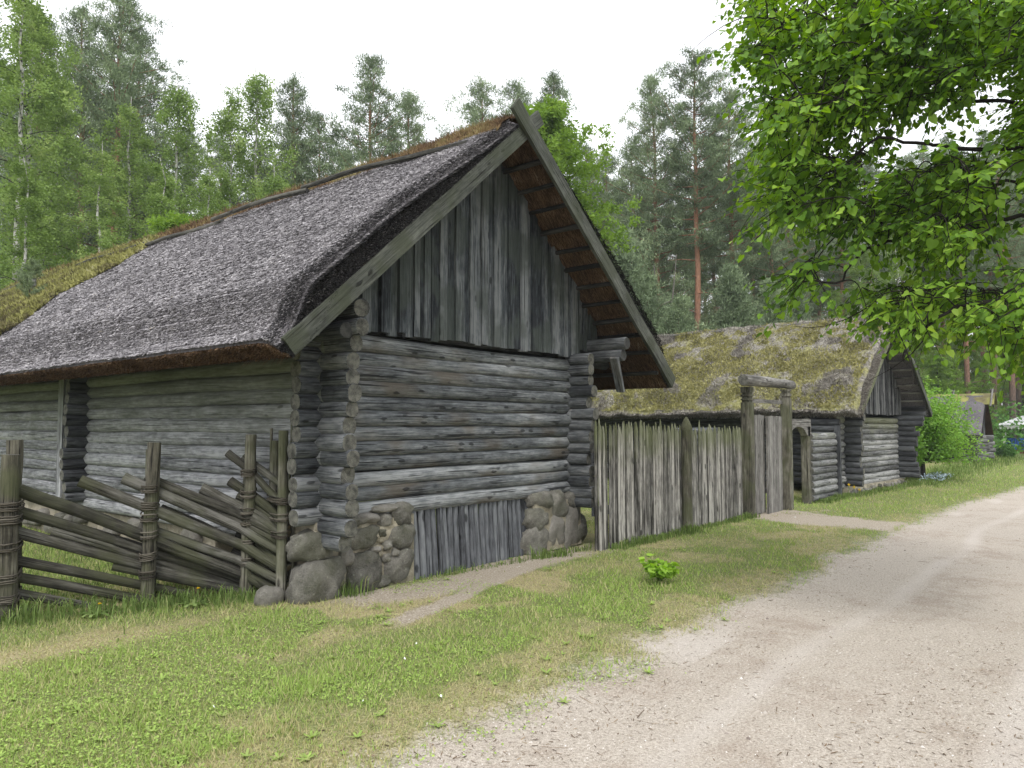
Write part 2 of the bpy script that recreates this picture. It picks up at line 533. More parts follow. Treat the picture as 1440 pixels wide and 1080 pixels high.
M['bush_leaf'] = stems('bush_leaves', [(0, (.09, .19, .03)), (.5, (.2, .37, .07)), (1, (.34, .5, .13))], nv=.35, noise_sc=1.5, trans=.4)
M['linden_leaf'] = stems('linden_leaves', [(0, (.03, .07, .012)), (.4, (.1, .2, .028)), (.75, (.2, .345, .045)), (1, (.34, .49, .09))], nv=.35, noise_sc=1.1, trans=.42, rough=.55)
M['grass'] = stems('grass_blades', [(0, (.42, .37, .2)), (.25, (.5, .46, .25)), (.42, (.35, .38, .15)), (.7, (.25, .36, .09)), (1, (.37, .5, .13))], nv=0.0, trans=.25)
M['tallgrass'] = stems('tall_grass_blades', [(0, (.07, .1, .03)), (.6, (.15, .23, .06)), (.85, (.24, .32, .11)), (1, (.42, .38, .2))], nv=.2, trans=.3)
M['petal'] = stems('yellow_petals', [(0, (.75, .5, .01)), (1, (.9, .65, .03))], nv=0)
M['white_petal'] = stems('white_scraps', [(0, (.6, .6, .58)), (1, (.8, .8, .78))], nv=0)
M['litter'] = stems('litter', [(0, (.05, .035, .022)), (.5, (.16, .11, .07)), (1, (.32, .25, .17))], nv=0)
M['pebble'] = stems('pebbles', [(0, (.18, .15, .13)), (.5, (.38, .34, .3)), (.9, (.56, .52, .48)), (1, (.75, .73, .7))], nv=0)


# ------------------------------------------------------------------ ground
def bend_b(a):
    return -np.clip(a - 13, 0, 60) ** 1.4 * .028


def zones(a, s):
    """ground cover shares at (a, s): s is the distance measured across the road line"""
    n = fbm(a * .9, s * .9, 2, 4); n2 = fbm(a * 3.1, s * 3.1, 8, 3)
    road = sst(3.3, 2.35, s - .12 * sst(4.5, 2.5, a) + (n - .5) * .25 + (n2 - .5) * .3)
    road = road * sst(-4.9, -4.3, s + (n - .5))
    # bare strip along the barn, path crossing to the gate
    k = sst(4.0, 4.7, a) * sst(10.0, 7.5, a)
    c = 5.42 - .0 * a
    dirt = k * sst(.5, .12, np.abs(s - 5.5 + (n - .5) * .6)) * (.55 + .6 * n2)
    line = 4.72 + (a - 4.2) * .24
    dirt = np.maximum(dirt, .85 * sst(.2, .06, np.abs(s - line + (n2 - .5) * .15)) * sst(3.9, 4.5, a) * sst(8.2, 6.8, a))
    gx = sst(1.3, .4, np.abs(a - 14.0 + (4.8 - s) * .1 + (n - .5) * 2))
    dirt = np.maximum(dirt, gx * sst(2.6, 3.0, s) * sst(7.5, 5.5, s) * sst(.4, .62, n2 * .5 + n * .5 + .08))
    dry = .8 * sst(.3, .8, fbm(a * .55 + 4, s * .8, 21, 4) + .22 * sst(8, 4, a) * sst(4.2, 5.0, s) * sst(6.6, 5.6, s)
              - .12 * sst(7, 12, a) + .05)
    dry = np.maximum(dry, .6 * sst(.9, .1, np.abs(s - 3.1 + (n - .5) * .5)) * sst(30, 8, a) * sst(.25, .6, n2 + .1))
    dry = dry * sst(9.5, 7, s)
    clover = sst(.45, .6, fbm(a * 1.6, s * 1.6, 31, 3) + .15 * sst(3.3, 2.2, a) * sst(3.4, 4.2, s)) * sst(6.2, 5.6, s)
    return road, dirt, dry * (1 - .7 * clover), clover


def gz(a, s):
    road = sst(3.3, 2.3, s) * sst(-5, -4.2, s)
    z = -.035 * road + (fbm(a * .7, s * .7, 40, 3) - .5) * .05 * sst(0, 4, np.abs(s - 2))
    z = z + (fbm(a * 6, s * 6, 44, 2) - .5) * .012
    rut = np.exp(-((s - .3) / .28) ** 2) + np.exp(-((s + 1.5) / .28) ** 2)
    return z - .015 * rut


def lines(lo, hi, segs):
    out = [lo]
    for end, st in segs:
        n = max(1, int(round((end - out[-1]) / st)))
        out += list(np.linspace(out[-1], end, n + 1)[1:])
    return np.array(out)


ga = lines(-400, 400, [(-40, 40), (-4, 3), (0.4, .4), (9, .055), (16, .12), (30, .4), (70, 2), (400, 40)])
gb_ground = lines(2.4, 400, [(6.4, .055), (9, .12), (20, .5), (60, 3), (400, 40)])
gb_road = lines(-4.4, 2.4, [(-1, .3), (2.4, .055)])
gb_far = lines(-400, -4.4, [(-40, 40), (-10, 5), (-4.4, .7)])


def sheet(mb, A, B):
    a, s = np.meshgrid(A, B, indexing='ij')
    z = gz(a, s)
    b = s + bend_b(a) * sst(12, 3, s)
    v = np.stack([a, b, z], 2).reshape(-1, 3)
    rd, di, dr, cl = zones(a, s)
    wob = (fbm(a * .35, s * 0 + 2, 61, 2) - .5) * .5
    rut = np.exp(-((s - .35 + wob) / .2) ** 2) + np.exp(-((s + 1.2 + wob) / .2) ** 2) + .7 * np.exp(-((s - 1.75 + wob) / .16) ** 2)
    dr = np.where(s < 2.4, np.clip(rut, 0, 1) * (.5 + .8 * fbm(a * .8, s * 2, 63, 3)), dr)
    n, m_ = a.shape
    i = np.arange(n - 1)[:, None] * m_ + np.arange(m_ - 1)[None]
    F = np.stack([i, i + m_, i + m_ + 1, i + 1], 2).reshape(-1, 4)
    g = np.stack([rd, di, dr], 2).reshape(-1, 3)
    mb.add(v, F, g, cl.ravel())


def ground_mat():
    m = NT('ground_cover', .95, .15)
    g = m.attr('gc').outputs['Vector']; cl = m.attr('rnd').outputs['Fac']
    sp = m.n('SeparateXYZ'); m.l(g, sp.inputs[0])
    p = m.pos()
    n1 = m.noise(p, 7, 5, .65); n2 = m.noise(p, 55, 4, .7); n3 = m.noise(p, 1.1, 4); n4 = m.noise(p, 160, 2, .6)
    e = m.math('MULTIPLY_ADD', n1, .9, m.math('MULTIPLY_ADD', n2, .6, -.75))
    road = m.sst(m.math('ADD', sp.outputs[0], e), .2, .8)
    dirt = m.sst(m.math('ADD', sp.outputs[1], e), .2, .8)
    dry = m.sst(m.math('ADD', sp.outputs[2], m.math('MULTIPLY', e, 1.1)), .1, .9)
    green = m.ramp(n2, [(.3, (.08, .095, .035)), (.55, (.19, .22, .08)), (.75, (.3, .33, .14))])
    yel = m.ramp(n2, [(.3, (.17, .14, .075)), (.55, (.38, .33, .185)), (.75, (.55, .5, .3))])
    c = m.mix(dry, green, yel)
    grav = m.ramp(m.math('MULTIPLY_ADD', n2, .55, m.math('MULTIPLY', n4, .45)), [(.34, (.25, .21, .175)), (.5, (.46, .405, .345)), (.64, (.64, .58, .51))])
    lit = m.ramp(n2, [(.3, (.16, .12, .09)), (.6, (.35, .27, .21)), (.8, (.48, .4, .34))])
    grav = m.mix(m.sst(m.math('MULTIPLY_ADD', n3, .6, m.math('MULTIPLY', n1, .4)), .47, .68, 0, .5), grav, lit)
    grav = m.mix(m.math('MULTIPLY', m.sst(m.math('ADD', sp.outputs[2], m.math('MULTIPLY', e, .5)), .25, .9), .55), grav, m.ramp(n4, [(.3, (.46, .41, .37)), (.7, (.72, .67, .62))]))
    c = m.mix(road, c, grav)
    sand = m.ramp(n2, [(.3, (.19, .155, .115)), (.55, (.42, .365, .295)), (.75, (.6, .54, .46))])
    c = m.mix(dirt, c, sand)
    m.col(c)
    m.bump(m.math('ADD', m.math('MULTIPLY_ADD', n4, .5, n2), n1), .012)
    return m.m


M['ground'] = ground_mat()
mb = MB(); sheet(mb, ga, gb_ground); sheet(mb, ga, gb_far)
tag(mb.build('ground', M['ground'], smooth=True), kind='structure')
mb = MB(); sheet(mb, ga, gb_road)
tag(mb.build('road', M['ground'], smooth=True), 'pale gravel road running along the barns', kind='structure')


def scatter(n, dmin, dmax, umin=-60, umax=1500, p=1.0):
    d = dmin * (dmax / dmin) ** rng.random(n) if p == 1 else dmin + (dmax - dmin) * rng.random(n)
    u = rng.uniform(umin, umax, n)
    q = FW[None] * d[:, None] + RT[None] * ((u - 720) / 1040 * d)[:, None]
    a, b = q[:, 0], q[:, 1]
    return a, b - bend_b(a) * sst(12, 3, b), d


def grass():
    mb = MB()
    a, s, d = scatter(420000, 2.6, 34)
    rd, di, dr, cl = zones(a, s)
    ob = np.maximum(rd, di)
    keep = rng.random(len(a)) > ob * 1.25 + .1 * (fbm(a * 5, s * 5, 6, 2) < .42)
    keep &= ~((a > 4.7) & (s > 5.75) & (a < 9.6) & (s < 21)) & (s < 26)
    keep &= rng.random(len(a)) > .3 * dr
    a, s, d, dr, cl = a[keep], s[keep], d[keep], dr[keep], cl[keep]
    n = len(a)
    b = s + bend_b(a) * sst(12, 3, s)
    z = gz(a, s) - .004
    tuft = sst(.5, .75, fbm(a * 2.5, s * 2.5, 77, 3))
    L = rng.uniform(.014, .042, n) * (1 + .8 * tuft) * (1 - .45 * dr) * (1 + .02 * d)
    th = rng.uniform(0, 2 * PI, n); ln = rng.uniform(.15, .95, n)
    dirv = np.stack([np.cos(th) * ln, np.sin(th) * ln, np.ones(n)], 1) * L[:, None]
    ph = rng.uniform(0, 2 * PI, n); w = (rng.uniform(.0018, .0036, n)) * (1 + d * .11)
    side = np.stack([np.cos(ph), np.sin(ph), 0 * ph], 1) * w[:, None]
    col = np.clip(.66 - .5 * dr + .12 * cl + rng.normal(0, .16, n), 0, 1)
    col[rng.random(n) < .2] *= .35
    mb.tris(np.stack([a, b, z], 1), dirv, side, col)
    # broad weed rosettes
    a, s, d = scatter(520, 2.6, 10)
    rd, di, dr, cl = zones(a, s)
    k = (rng.random(len(a)) > rd * 1.1) & (s < 5.9); a, s = a[k], s[k]
    for x, y in zip(a, s):
        q = 6; th = rng.uniform(0, 6.28) + np.arange(q) * 1.05 + rng.normal(0, .2, q); l = rng.uniform(.008, .024)
        dd = np.stack([np.cos(th), np.sin(th), rng.uniform(.1, .6, q)], 1) * l
        c = np.array([x, y, float(gz(np.array(x), np.array(y))) + .006]) + dd
        mb.quads(c, dd, np.stack([-np.sin(th), np.cos(th), 0 * th], 1) * l * .38, np.clip(.72 + rng.normal(0, .1, q), 0, 1))
    # clover-like leaflets
    a, s, d = scatter(60000, 2.6, 8)
    rd, di, dr, cl = zones(a, s)
    k = (rng.random(len(a)) < cl * 1.2 * (1 - rd)) & (s < 6.2)
    a, s = a[k], s[k]; n = len(a)
    th = rng.uniform(0, 2 * PI, n); rr = rng.uniform(.004, .0075, n)
    c = np.stack([a, s, gz(a, s) + rng.uniform(.008, .025, n)], 1)
    dd = np.stack([np.cos(th), np.sin(th), rng.normal(0, .3, n)], 1) * rr[:, None]
    ss = np.stack([-np.sin(th), np.cos(th), rng.normal(0, .3, n)], 1) * rr[:, None] * .9
    mb.quads(c, dd, ss, np.clip(.85 + rng.normal(0, .12, n), 0, 1))
    tag(mb.build('grass', M['grass']), 'short patchy lawn grass beside the road', kind='stuff')


grass()


def tall_grass():
    mb = MB()
    P = []
    def strip(a0, b0, a1, b1, n, w, h0, h1):
        t = rng.random(n)
        x = a0 + (a1 - a0) * t + rng.normal(0, w, n); y = b0 + (b1 - b0) * t + rng.normal(0, w, n)
        h = rng.uniform(h0, h1, n) * (.5 + fbm(x * 3, y * 3, 9, 2))
        P.append(np.stack([x, y, h], 1))
    strip(1.3, 7.35, 2.2, 7.2, 420, .16, .04, .2)
    strip(2.1, 7.2, 3.3, 6.75, 800, .12, .03, .2)
    strip(3.2, 6.8, 4.3, 6.15, 800, .1, .03, .2)
    strip(2.2, 8.2, 4.2, 7.6, 4000, .6, .03, .1)
    strip(1.5, 10, 4.0, 10, 5000, 1.2, .03, .1)
    strip(4.2, 6.0, 4.7, 5.72, 260, .06, .05, .22)
    strip(5.5, 5.82, 8.4, 5.5, 500, .04, .03, .12)
    strip(7.3, 5.6, 7.8, 5.45, 160, .05, .05, .17)
    strip(8.6, 5.25, 13.2, 5.1, 2600, .06, .04, .14)
    strip(10.4, 5.1, 10.8, 5.05, 200, .06, .08, .24)
    strip(16.3, 4.9, 18.6, 4.85, 1300, .1, .05, .16)
    strip(18.6, 4.7, 23.2, 4.4, 1600, .12, .05, .14)
    strip(22.5, 4.3, 30, 4.6, 2500, .4, .05, .16)
    strip(28, 4.6, 45, 4.2, 2500, .5, .08, .3)
    Q = np.concatenate(P); n = len(Q)
    th = rng.uniform(0, 2 * PI, n)
    dist = np.hypot(Q[:, 0], Q[:, 1])
    w = rng.uniform(.002, .0045, n) * (1 + dist * .05)
    z0 = -.02
    base = np.stack([Q[:, 0], Q[:, 1], np.full(n, z0)], 1)
    dh = np.stack([np.cos(th), np.sin(th)], 1) * (Q[:, 2] * rng.uniform(.1, .7, n))[:, None]
    mid = base + np.stack([dh[:, 0] * .3, dh[:, 1] * .3, Q[:, 2] * .62 + .01], 1)
    tip = base + np.stack([dh[:, 0], dh[:, 1], Q[:, 2] * rng.uniform(.75, 1., n)], 1)
    sd_ = np.stack([-np.sin(th), np.cos(th), 0 * th], 1) * w[:, None]
    v = np.stack([base - sd_, base + sd_, mid + sd_ * .8, mid - sd_ * .8, tip], 1).reshape(-1, 3)
    k = np.arange(n)[:, None] * 5
    mb.add(v, [(k + np.array([[0, 1, 2, 3]]), 0), (k + np.array([[3, 2, 4]]), 0)], None, np.repeat(rng.random(n), 5))
    tag(mb.build('tall_grass', M['tallgrass']), 'taller uncut grass along the foot of the fences and walls', kind='stuff')


tall_grass()


def pebbles():
    mb = MB()
    a, s, d = scatter(26000, 2.5, 14, 200, 1600)
    rd, di, dr, cl = zones(a, s)
    k = rng.random(len(a)) < np.maximum(rd, di * .7)
    a, s, d = a[k], s[k], d[k]; n = len(a)
    r = rng.uniform(.0015, .0055, n) * (1 + d * .05); r[rng.random(n) < .008] *= 2.6
    base = np.array([[1, 0, 0], [.4, .9, .1], [-.7, .7, 0], [-.9, -.5, .05], [.3, -1, 0], [0, .1, .75]])
    rot = rng.uniform(0, 2 * PI, n)
    bx = base[None, :, 0] * np.cos(rot)[:, None] - base[None, :, 1] * np.sin(rot)[:, None]
    by = base[None, :, 0] * np.sin(rot)[:, None] + base[None, :, 1] * np.cos(rot)[:, None]
    bz = base[None, :, 2] * np.ones((n, 1))
    v = np.stack([bx, by, bz], 2) * r[:, None, None] * rng.uniform(.6, 1.3, (n, 6, 1))
    v += np.stack([a, s + bend_b(a), gz(a, s) - .0005], 1)[:, None]
    q = np.arange(n)[:, None] * 6
    F = np.concatenate([q + np.array([[i, (i + 1) % 5, 5]]) for i in range(5)])
    mb.add(v.reshape(-1, 3), F, None, np.repeat(rng.random(n), 6))
    tag(mb.build('gravel', M['pebble']), 'loose small stones scattered over the gravel road', kind='stuff')
    mb = MB()
    a, s, d = scatter(15000, 2.5, 16, 100, 1600)
    rd, di, dr, cl = zones(a, s)
    pr = .16 + .8 * sst(.9, .2, np.abs(s - 2.7)) + .7 * sst(.5, .62, fbm(a * 1.2, s * 1.2, 51, 3))
    k = (rng.random(len(a)) < pr) & (s < 5.7)
    a, s, d = a[k], s[k], d[k]; n = len(a)
    th = rng.uniform(0, 2 * PI, n); L = rng.uniform(.004, .02, n); L[rng.random(n) < .02] *= 4
    c = np.stack([a, s + bend_b(a), gz(a, s) + .004], 1)
    dd = np.stack([np.cos(th), np.sin(th), rng.normal(0, .15, n)], 1) * L[:, None]
    ss = np.stack([-np.sin(th), np.cos(th), rng.normal(0, .3, n)], 1) * (rng.uniform(.001, .0025, n) * (1 + .05 * d))[:, None]
    mb.quads(c, dd, ss, rng.random(n))
    tag(mb.build('litter', M['litter']), 'brown needle and twig litter on the road edge', kind='stuff')


pebbles()


# ------------------------------------------------------------------ barns
def rock(mb, c, r, rnd=None, mat=0, seed=None, rough=.16):
    """rounded boulder: latitude-longitude ball with noise; r = (rx, ry, rz)"""
    sd_ = rng.random() * 100 if seed is None else seed
    rnd = rng.random() if rnd is None else rnd
    nu, nv = 22, 14
    u = np.arange(nu) * 2 * PI / nu; v = np.linspace(0.02, PI - .02, nv)
    U, V = np.meshgrid(u, v, indexing='ij')
    x, y, z = np.sin(V) * np.cos(U), np.sin(V) * np.sin(U), np.cos(V)
    k = 1 + rough * 2 * (fbm(x * 1.2 + sd_ + 3, y * 1.2 + z * 1.7 + sd_, 5, 3) - .5) + rough * .4 * (fbm(x * 5 + sd_, y * 5 + z * 4, 6, 2) - .5)
    p = 3.1
    sq = (np.abs(x) ** p + np.abs(y) ** p + np.abs(z) ** p) ** (-1 / p)
    P = np.stack([x * r[0], y * r[1], z * r[2]], 2) * (k * sq)[..., None] + np.array(c)
    i = np.arange(nu)[:, None] * nv; i2 = ((np.arange(nu) + 1) % nu)[:, None] * nv; j = np.arange(nv - 1)[None]
    F = np.stack([i + j, i2 + j * 1, i2 + j + 1, i + j + 1], 2).reshape(-1, 4)
    mb.add(P.reshape(-1, 3), F[:, ::-1], P.reshape(-1, 3) + sd_, rnd, mat)


class Roof:
    """gable roof cross-section in (a, z); b runs along the ridge"""
    def __init__(s, Lf, Rf, A, b0, b1):
        s.L = np.array(Lf); s.Rr = np.array(Rf); s.A = np.array(A); s.b0 = b0; s.b1 = b1

    def side(s, k):
        F = s.L if k == 0 else s.Rr
        d = s.A - F; ln = np.linalg.norm(d); d = d / ln
        n = np.array([-d[1], d[0]]) if k == 0 else np.array([d[1], -d[0]])
        return F, d, n, ln

    def pt(s, k, t, h, b):
        """t metres up the slope from the foot, h metres off the board's lower edge"""
        F, d, n, ln = s.side(k)
        t = np.asarray(t, float); h = np.asarray(h, float)
        t, h, b = np.broadcast_arrays(t, h, np.asarray(b, float))
        return np.stack([F[0] + d[0] * t + n[0] * h, b, F[1] + d[1] * t + n[1] * h], -1)


def roof_shell(rf, k, h0, htop, nt_=36, db=.35, lump=0., mats=None, name='thatch', parent=None, org=(0, 0, 0), ncap=.3, edge=.02, lfr=1.6):
    """closed thatch slab of one slope; htop(t/ln) gives the top's height"""
    F, d, n, ln = rf.side(k)
    m = MB()
    T = np.concatenate([[-.1, -.06, 0, .08, .16], np.linspace(.25, ln + .02, nt_)])
    nb = int((rf.b1 - rf.b0) / db) + 2
    B = np.concatenate([[rf.b0 + .05, rf.b0 + .09, rf.b0 + .15], np.linspace(rf.b0 + .25, rf.b1, nb)])
    tt, bb = np.meshgrid(T, B, indexing='ij')
    hh = htop(np.clip(tt / ln, 0, 1), bb)
    hh = hh + lump * 2 * (fbm(tt * lfr, bb * lfr, 13 + k, 4) - .45)
    hh[:, 0] -= .09; hh[:, 1] -= .045; hh[:, 2] -= .015; hh[0] -= .03
    tt2 = tt.copy()
    tt2[0] -= .0 + lump * .8 * fbm(B * 2, B * 0, 17, 3)
    top = rf.pt(k, tt2, hh, bb)
    tb, bl = np.meshgrid(T, B, indexing='ij')
    tb = tb.copy(); tb[0] += .06
    bl = bl.copy(); bl[:, 0] = rf.b0 + edge
    bot = rf.pt(k, tb, h0 - (h0 - .0) * (1 - sst(.1, .75, tb)), bl)
    N, Mx = tt.shape; rf.h0 = h0
    idx = np.arange(N * Mx).reshape(N, Mx); o = N * Mx
    q = lambda A_: np.stack([A_[:-1, :-1], A_[1:, :-1], A_[1:, 1:], A_[:-1, 1:]], 2).reshape(-1, 4)
    Ft = q(idx); Fb = q(idx)[:, ::-1] + o
    if k == 1: Ft = Ft[:, ::-1]; Fb = Fb[:, ::-1]
    e = idx[0]; Fe = np.stack([e[:-1], e[1:], e[1:] + o, e[:-1] + o], 1)
    g0 = idx[:, 0]; Fg = np.stack([g0[:-1], g0[1:], g0[1:] + o, g0[:-1] + o], 1)
    g1 = idx[:, -1]; Fg2 = np.stack([g1[:-1], g1[1:], g1[1:] + o, g1[:-1] + o], 1)
    # separate vertex copies per surface keep the cut edges crisp
    allv = np.concatenate([top.reshape(-1, 3), bot.reshape(-1, 3)])
    m.add(top.reshape(-1, 3), [(Ft, 0)])
    m.add(allv, [(Fb, 2), (Fe, 3), (Fg, 1), (Fg2, 1)])
    ob = m.build(name, mats, parent, org, smooth=True)
    return top, bot, T, B, ob


def slope_points(n, rf, k, htop, b_lo, b_hi, power=1.0):
    F, d, nn, ln = rf.side(k)
    t = rng.uniform(-.1, ln, n); b = b_lo + (b_hi - b_lo) * rng.random(n) ** power
    h = htop(np.clip(t / ln, 0, 1), b)
    return t, b, h


def log_wall_a(mb, a0, a1, bc, zs, r, st0, st1, mat=0, cap=1, seg=16, step=.16, dark=False):
    for i, z in enumerate(zs):
        q0 = a0 - st0 * rng.uniform(.85, 1.15); q1 = a1 + st1 * rng.uniform(.85, 1.15)
        rr = r * rng.uniform(.94, 1.08)
        flip = i % 2
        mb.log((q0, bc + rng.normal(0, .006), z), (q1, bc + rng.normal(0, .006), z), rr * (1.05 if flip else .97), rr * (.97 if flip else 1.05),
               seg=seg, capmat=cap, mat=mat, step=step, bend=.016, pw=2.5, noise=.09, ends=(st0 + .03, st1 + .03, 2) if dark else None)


def log_wall_b(mb, ac, b0, b1, zs, r, st, mat=0, cap=1, seg=16, step=.2, top_st=None, dark=False):
    for i, z in enumerate(zs):
        s_ = st * rng.uniform(.85, 1.2)
        if top_st and i >= len(zs) - 2: s_ = top_st * rng.uniform(.95, 1.05)
        rr = r * rng.uniform(.94, 1.1)
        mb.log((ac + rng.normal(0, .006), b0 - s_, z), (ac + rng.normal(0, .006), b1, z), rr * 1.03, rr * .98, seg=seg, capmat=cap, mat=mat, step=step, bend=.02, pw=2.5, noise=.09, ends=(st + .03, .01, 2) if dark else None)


def barge(name, rf, k, w, th, bpl, parent, org, lo=-.0, hi=.3, h=0., mat='barge'):
    """barge board along one slope's gable edge, front face on plane bpl"""
    F, d, n, ln = rf.side(k)
    m = MB(); N = 26
    T = np.linspace(lo, ln + hi, N)
    j = (fbm(T * 1.5, T * 0, 3 + k, 2) - .5) * .015
    v = []; g = []
    for f in ((h, 0), (h + w, 0), (h + w, th), (h, th)):
        p = rf.pt(k, T, f[0] + j, bpl + f[1]); v.append(p); g.append(np.stack([T + 7 * k, np.full(N, f[0]), np.full(N, f[1])], 1))
    V = np.stack(v, 1); G = np.stack(g, 1)
    for c in range(4):
        c2 = (c + 1) % 4
        vv = np.stack([V[:, c], V[:, c2]], 1).reshape(-1, 3); gg = np.stack([G[:, c], G[:, c2]], 1).reshape(-1, 3)
        i = np.arange(N - 1)[:, None] * 2
        m.add(vv, np.concatenate([i + np.array([[0, 1, 3, 2]])]), gg, .4 + .2 * k)
    for e in (0, -1):
        m.add(V[e], [([[0, 1, 2, 3]], 0)], G[e], .5)
    return m.build(name, M[mat], parent, org)


# ---- barn 1 : big thatched barn with the plank gable
O1 = (6.6, 5.87, 0)
barn = empty('log_barn', O1, 'large grey log barn with steep thatched roof and vertical plank gable', 'barn')
aL, aR, bG, bE = 4.30, 8.6, 5.87, 21.0
RF = Roof((3.57, 2.25), (10.02, 2.25), (6.62, 4.95), 5.17, 21.6)
lr = .0805
zg = .80 + .1525 * np.arange(12)          # gable wall rows
zl = .88 + .1525 * np.arange(12)          # long wall rows
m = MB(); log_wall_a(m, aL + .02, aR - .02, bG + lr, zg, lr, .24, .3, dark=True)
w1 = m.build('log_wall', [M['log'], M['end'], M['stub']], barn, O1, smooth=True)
m = MB()
zz = np.concatenate([[.55, .71], zl[:], [zl[-1] + .16]])
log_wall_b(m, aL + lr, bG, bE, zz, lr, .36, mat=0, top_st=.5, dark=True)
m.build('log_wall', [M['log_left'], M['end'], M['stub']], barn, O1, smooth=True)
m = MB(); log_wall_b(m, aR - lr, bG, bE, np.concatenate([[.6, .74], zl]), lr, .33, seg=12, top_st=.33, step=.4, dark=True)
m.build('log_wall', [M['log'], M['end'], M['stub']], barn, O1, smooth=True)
m = MB(); log_wall_a(m, aL, aR, bE - .2, np.concatenate([[.55, .7], zg]), lr, .3, .3, seg=8, step=.8)
m.build('log_wall', [M['log'], M['end']], barn, O1, smooth=True)
# cross wall: its log ends stick out of the long wall
m = MB()
for i, z in enumerate(np.concatenate([[.64], zg, [zg[-1] + .15]])):
    m.log((aL - .27 * rng.uniform(.85, 1.1), 11.3, z), (aR, 11.3, z), lr * rng.uniform(.95, 1.08), seg=12, step=.5)
m.build('cross_wall', [M['log_dark'], M['end']], barn, O1, smooth=True)
m = MB(); m.box((aL - .22, 11.52, 1.55), (.05, .16, 2.1), ax=2, jit=.004)
m.build('wall_post', M['log_left'], barn, O1)
# dark loft floor and inner darkness come from real boards behind the gaps
m = MB(); m.box((6.6, 13.4, 2.62), (3.7, 14.8, .05)); m.build('loft_floor', M['log_dark'], barn, O1)
# wall plates with their ends over the corners
m = MB()
for a, z, s0 in ((4.40, 2.74, .50), (8.98, 2.80, .62), (8.98, 2.63, .56)):
    m.log((a, bG - s0, z), (a, bE, z), .088, seg=12, step=.4)
m.log((4.24, bG - .46, 2.52), (4.24, bG + 2.6, 2.54), .08, seg=12)
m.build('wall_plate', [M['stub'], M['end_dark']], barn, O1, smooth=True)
m = MB(); m.box((0, 0, 0), (.045, .12, .55), ax=2, jit=.003)
br = m.build('brace', M['log'], barn); br.location = (9.0 - O1[0], 5.42 - O1[1], 2.36); br.rotation_euler = (R(8), R(-33), 0)
# tie logs carrying the right eave
m = MB()
m.log((8.3, bG + .12, 2.58), (9.6, bG + .12, 2.56), .075); m.log((8.3, bG + .12, 2.42), (9.0, bG + .12, 2.42), .07)
m.build('eave_beam', [M['log_dark'], M['end_dark']], barn, O1, smooth=True)


def gable_boards(rf, plane, a0, a1, zb, hoff, mat, parent, org, w=(.075, .17), name='gable_board'):
    m = MB(); a = a0; i = 0
    while a < a1:
        wd = rng.uniform(*w)
        if a + wd > a1: wd = a1 - a + .001
        zt = []
        for x in (a, a + wd):
            k = 0 if x < rf.A[0] else 1
            F, d, n, ln = rf.side(k)
            base = F + n * hoff
            zt.append(base[1] + d[1] / d[0] * (x - base[0]) + .015)
        zo = zb + rng.normal(0, .010)
        pr = rng.uniform(-.012, .018) + (.02 if i % 2 else 0); th = .028
        y0 = plane - pr; y1 = plane + .04
        rnd = rng.random()
        x0, x1 = a + .003, a + wd - .003
        # two vertical subdivisions with slight warp
        lv = 5; V = []; G = []
        for j in range(lv + 1):
            f = j / lv; wp = rng.normal(0, .003)
            for (x, y, z_) in ((x0, y0, zt[0]), (x1, y0 + rng.normal(0, .003), zt[1]), (x1, y1, zt[1]), (x0, y1, zt[0])):
                z = zo + (z_ - zo) * f
                V.append((x + wp * .6, y + (wp if y < plane + .03 else 0), z)); G.append((z + rnd * 40, x, y))
        V = np.array(V); G = np.array(G)
        for c in range(4):
            c2 = (c + 1) % 4
            vv = np.stack([V[c::4], V[c2::4]], 1).reshape(-1, 3); gg = np.stack([G[c::4], G[c2::4]], 1).reshape(-1, 3)
            q = np.arange(lv)[:, None] * 2
            m.add(vv, q + np.array([[0, 1, 3, 2]]), gg, rnd)
        m.add(V[:4], [([[3, 2, 1, 0]], 0)], G[:4], rnd)
        a += wd; i += 1
    return m.build(name, M[mat], parent, org)


gable_boards(RF, bG - .045, 4.62, 8.66, 2.60, .16, 'board', barn, O1, w=(.08, .15), name='plank_gable')
gable_boards(RF, bG + .03, 8.66, 9.25, 2.72, .16, 'board', barn, O1, name='plank_gable')
gable_boards(RF, bE, 4.3, 9.2, 2.5, .16, 'board', barn, O1, name='plank_gable')

# thatch
def h1(s_, b):
    return .17 + .05 + .2 * sst(0, .14, s_) * (1 - .72 * sst(.35, 1, s_)) + .0 * b


tm = [M['thatch'], M['thatch_black'], M['soffit'], M['thatch_brown']]
topL, botL, TL, BL, thL = roof_shell(RF, 0, .17, h1, lump=.012, mats=tm, name='thatch_slope', parent=barn, org=O1, db=.2)
topR, botR, TR, BR, thR = roof_shell(RF, 1, .17, h1, lump=.012, mats=tm, name='thatch_slope', parent=barn, org=O1, db=.4)


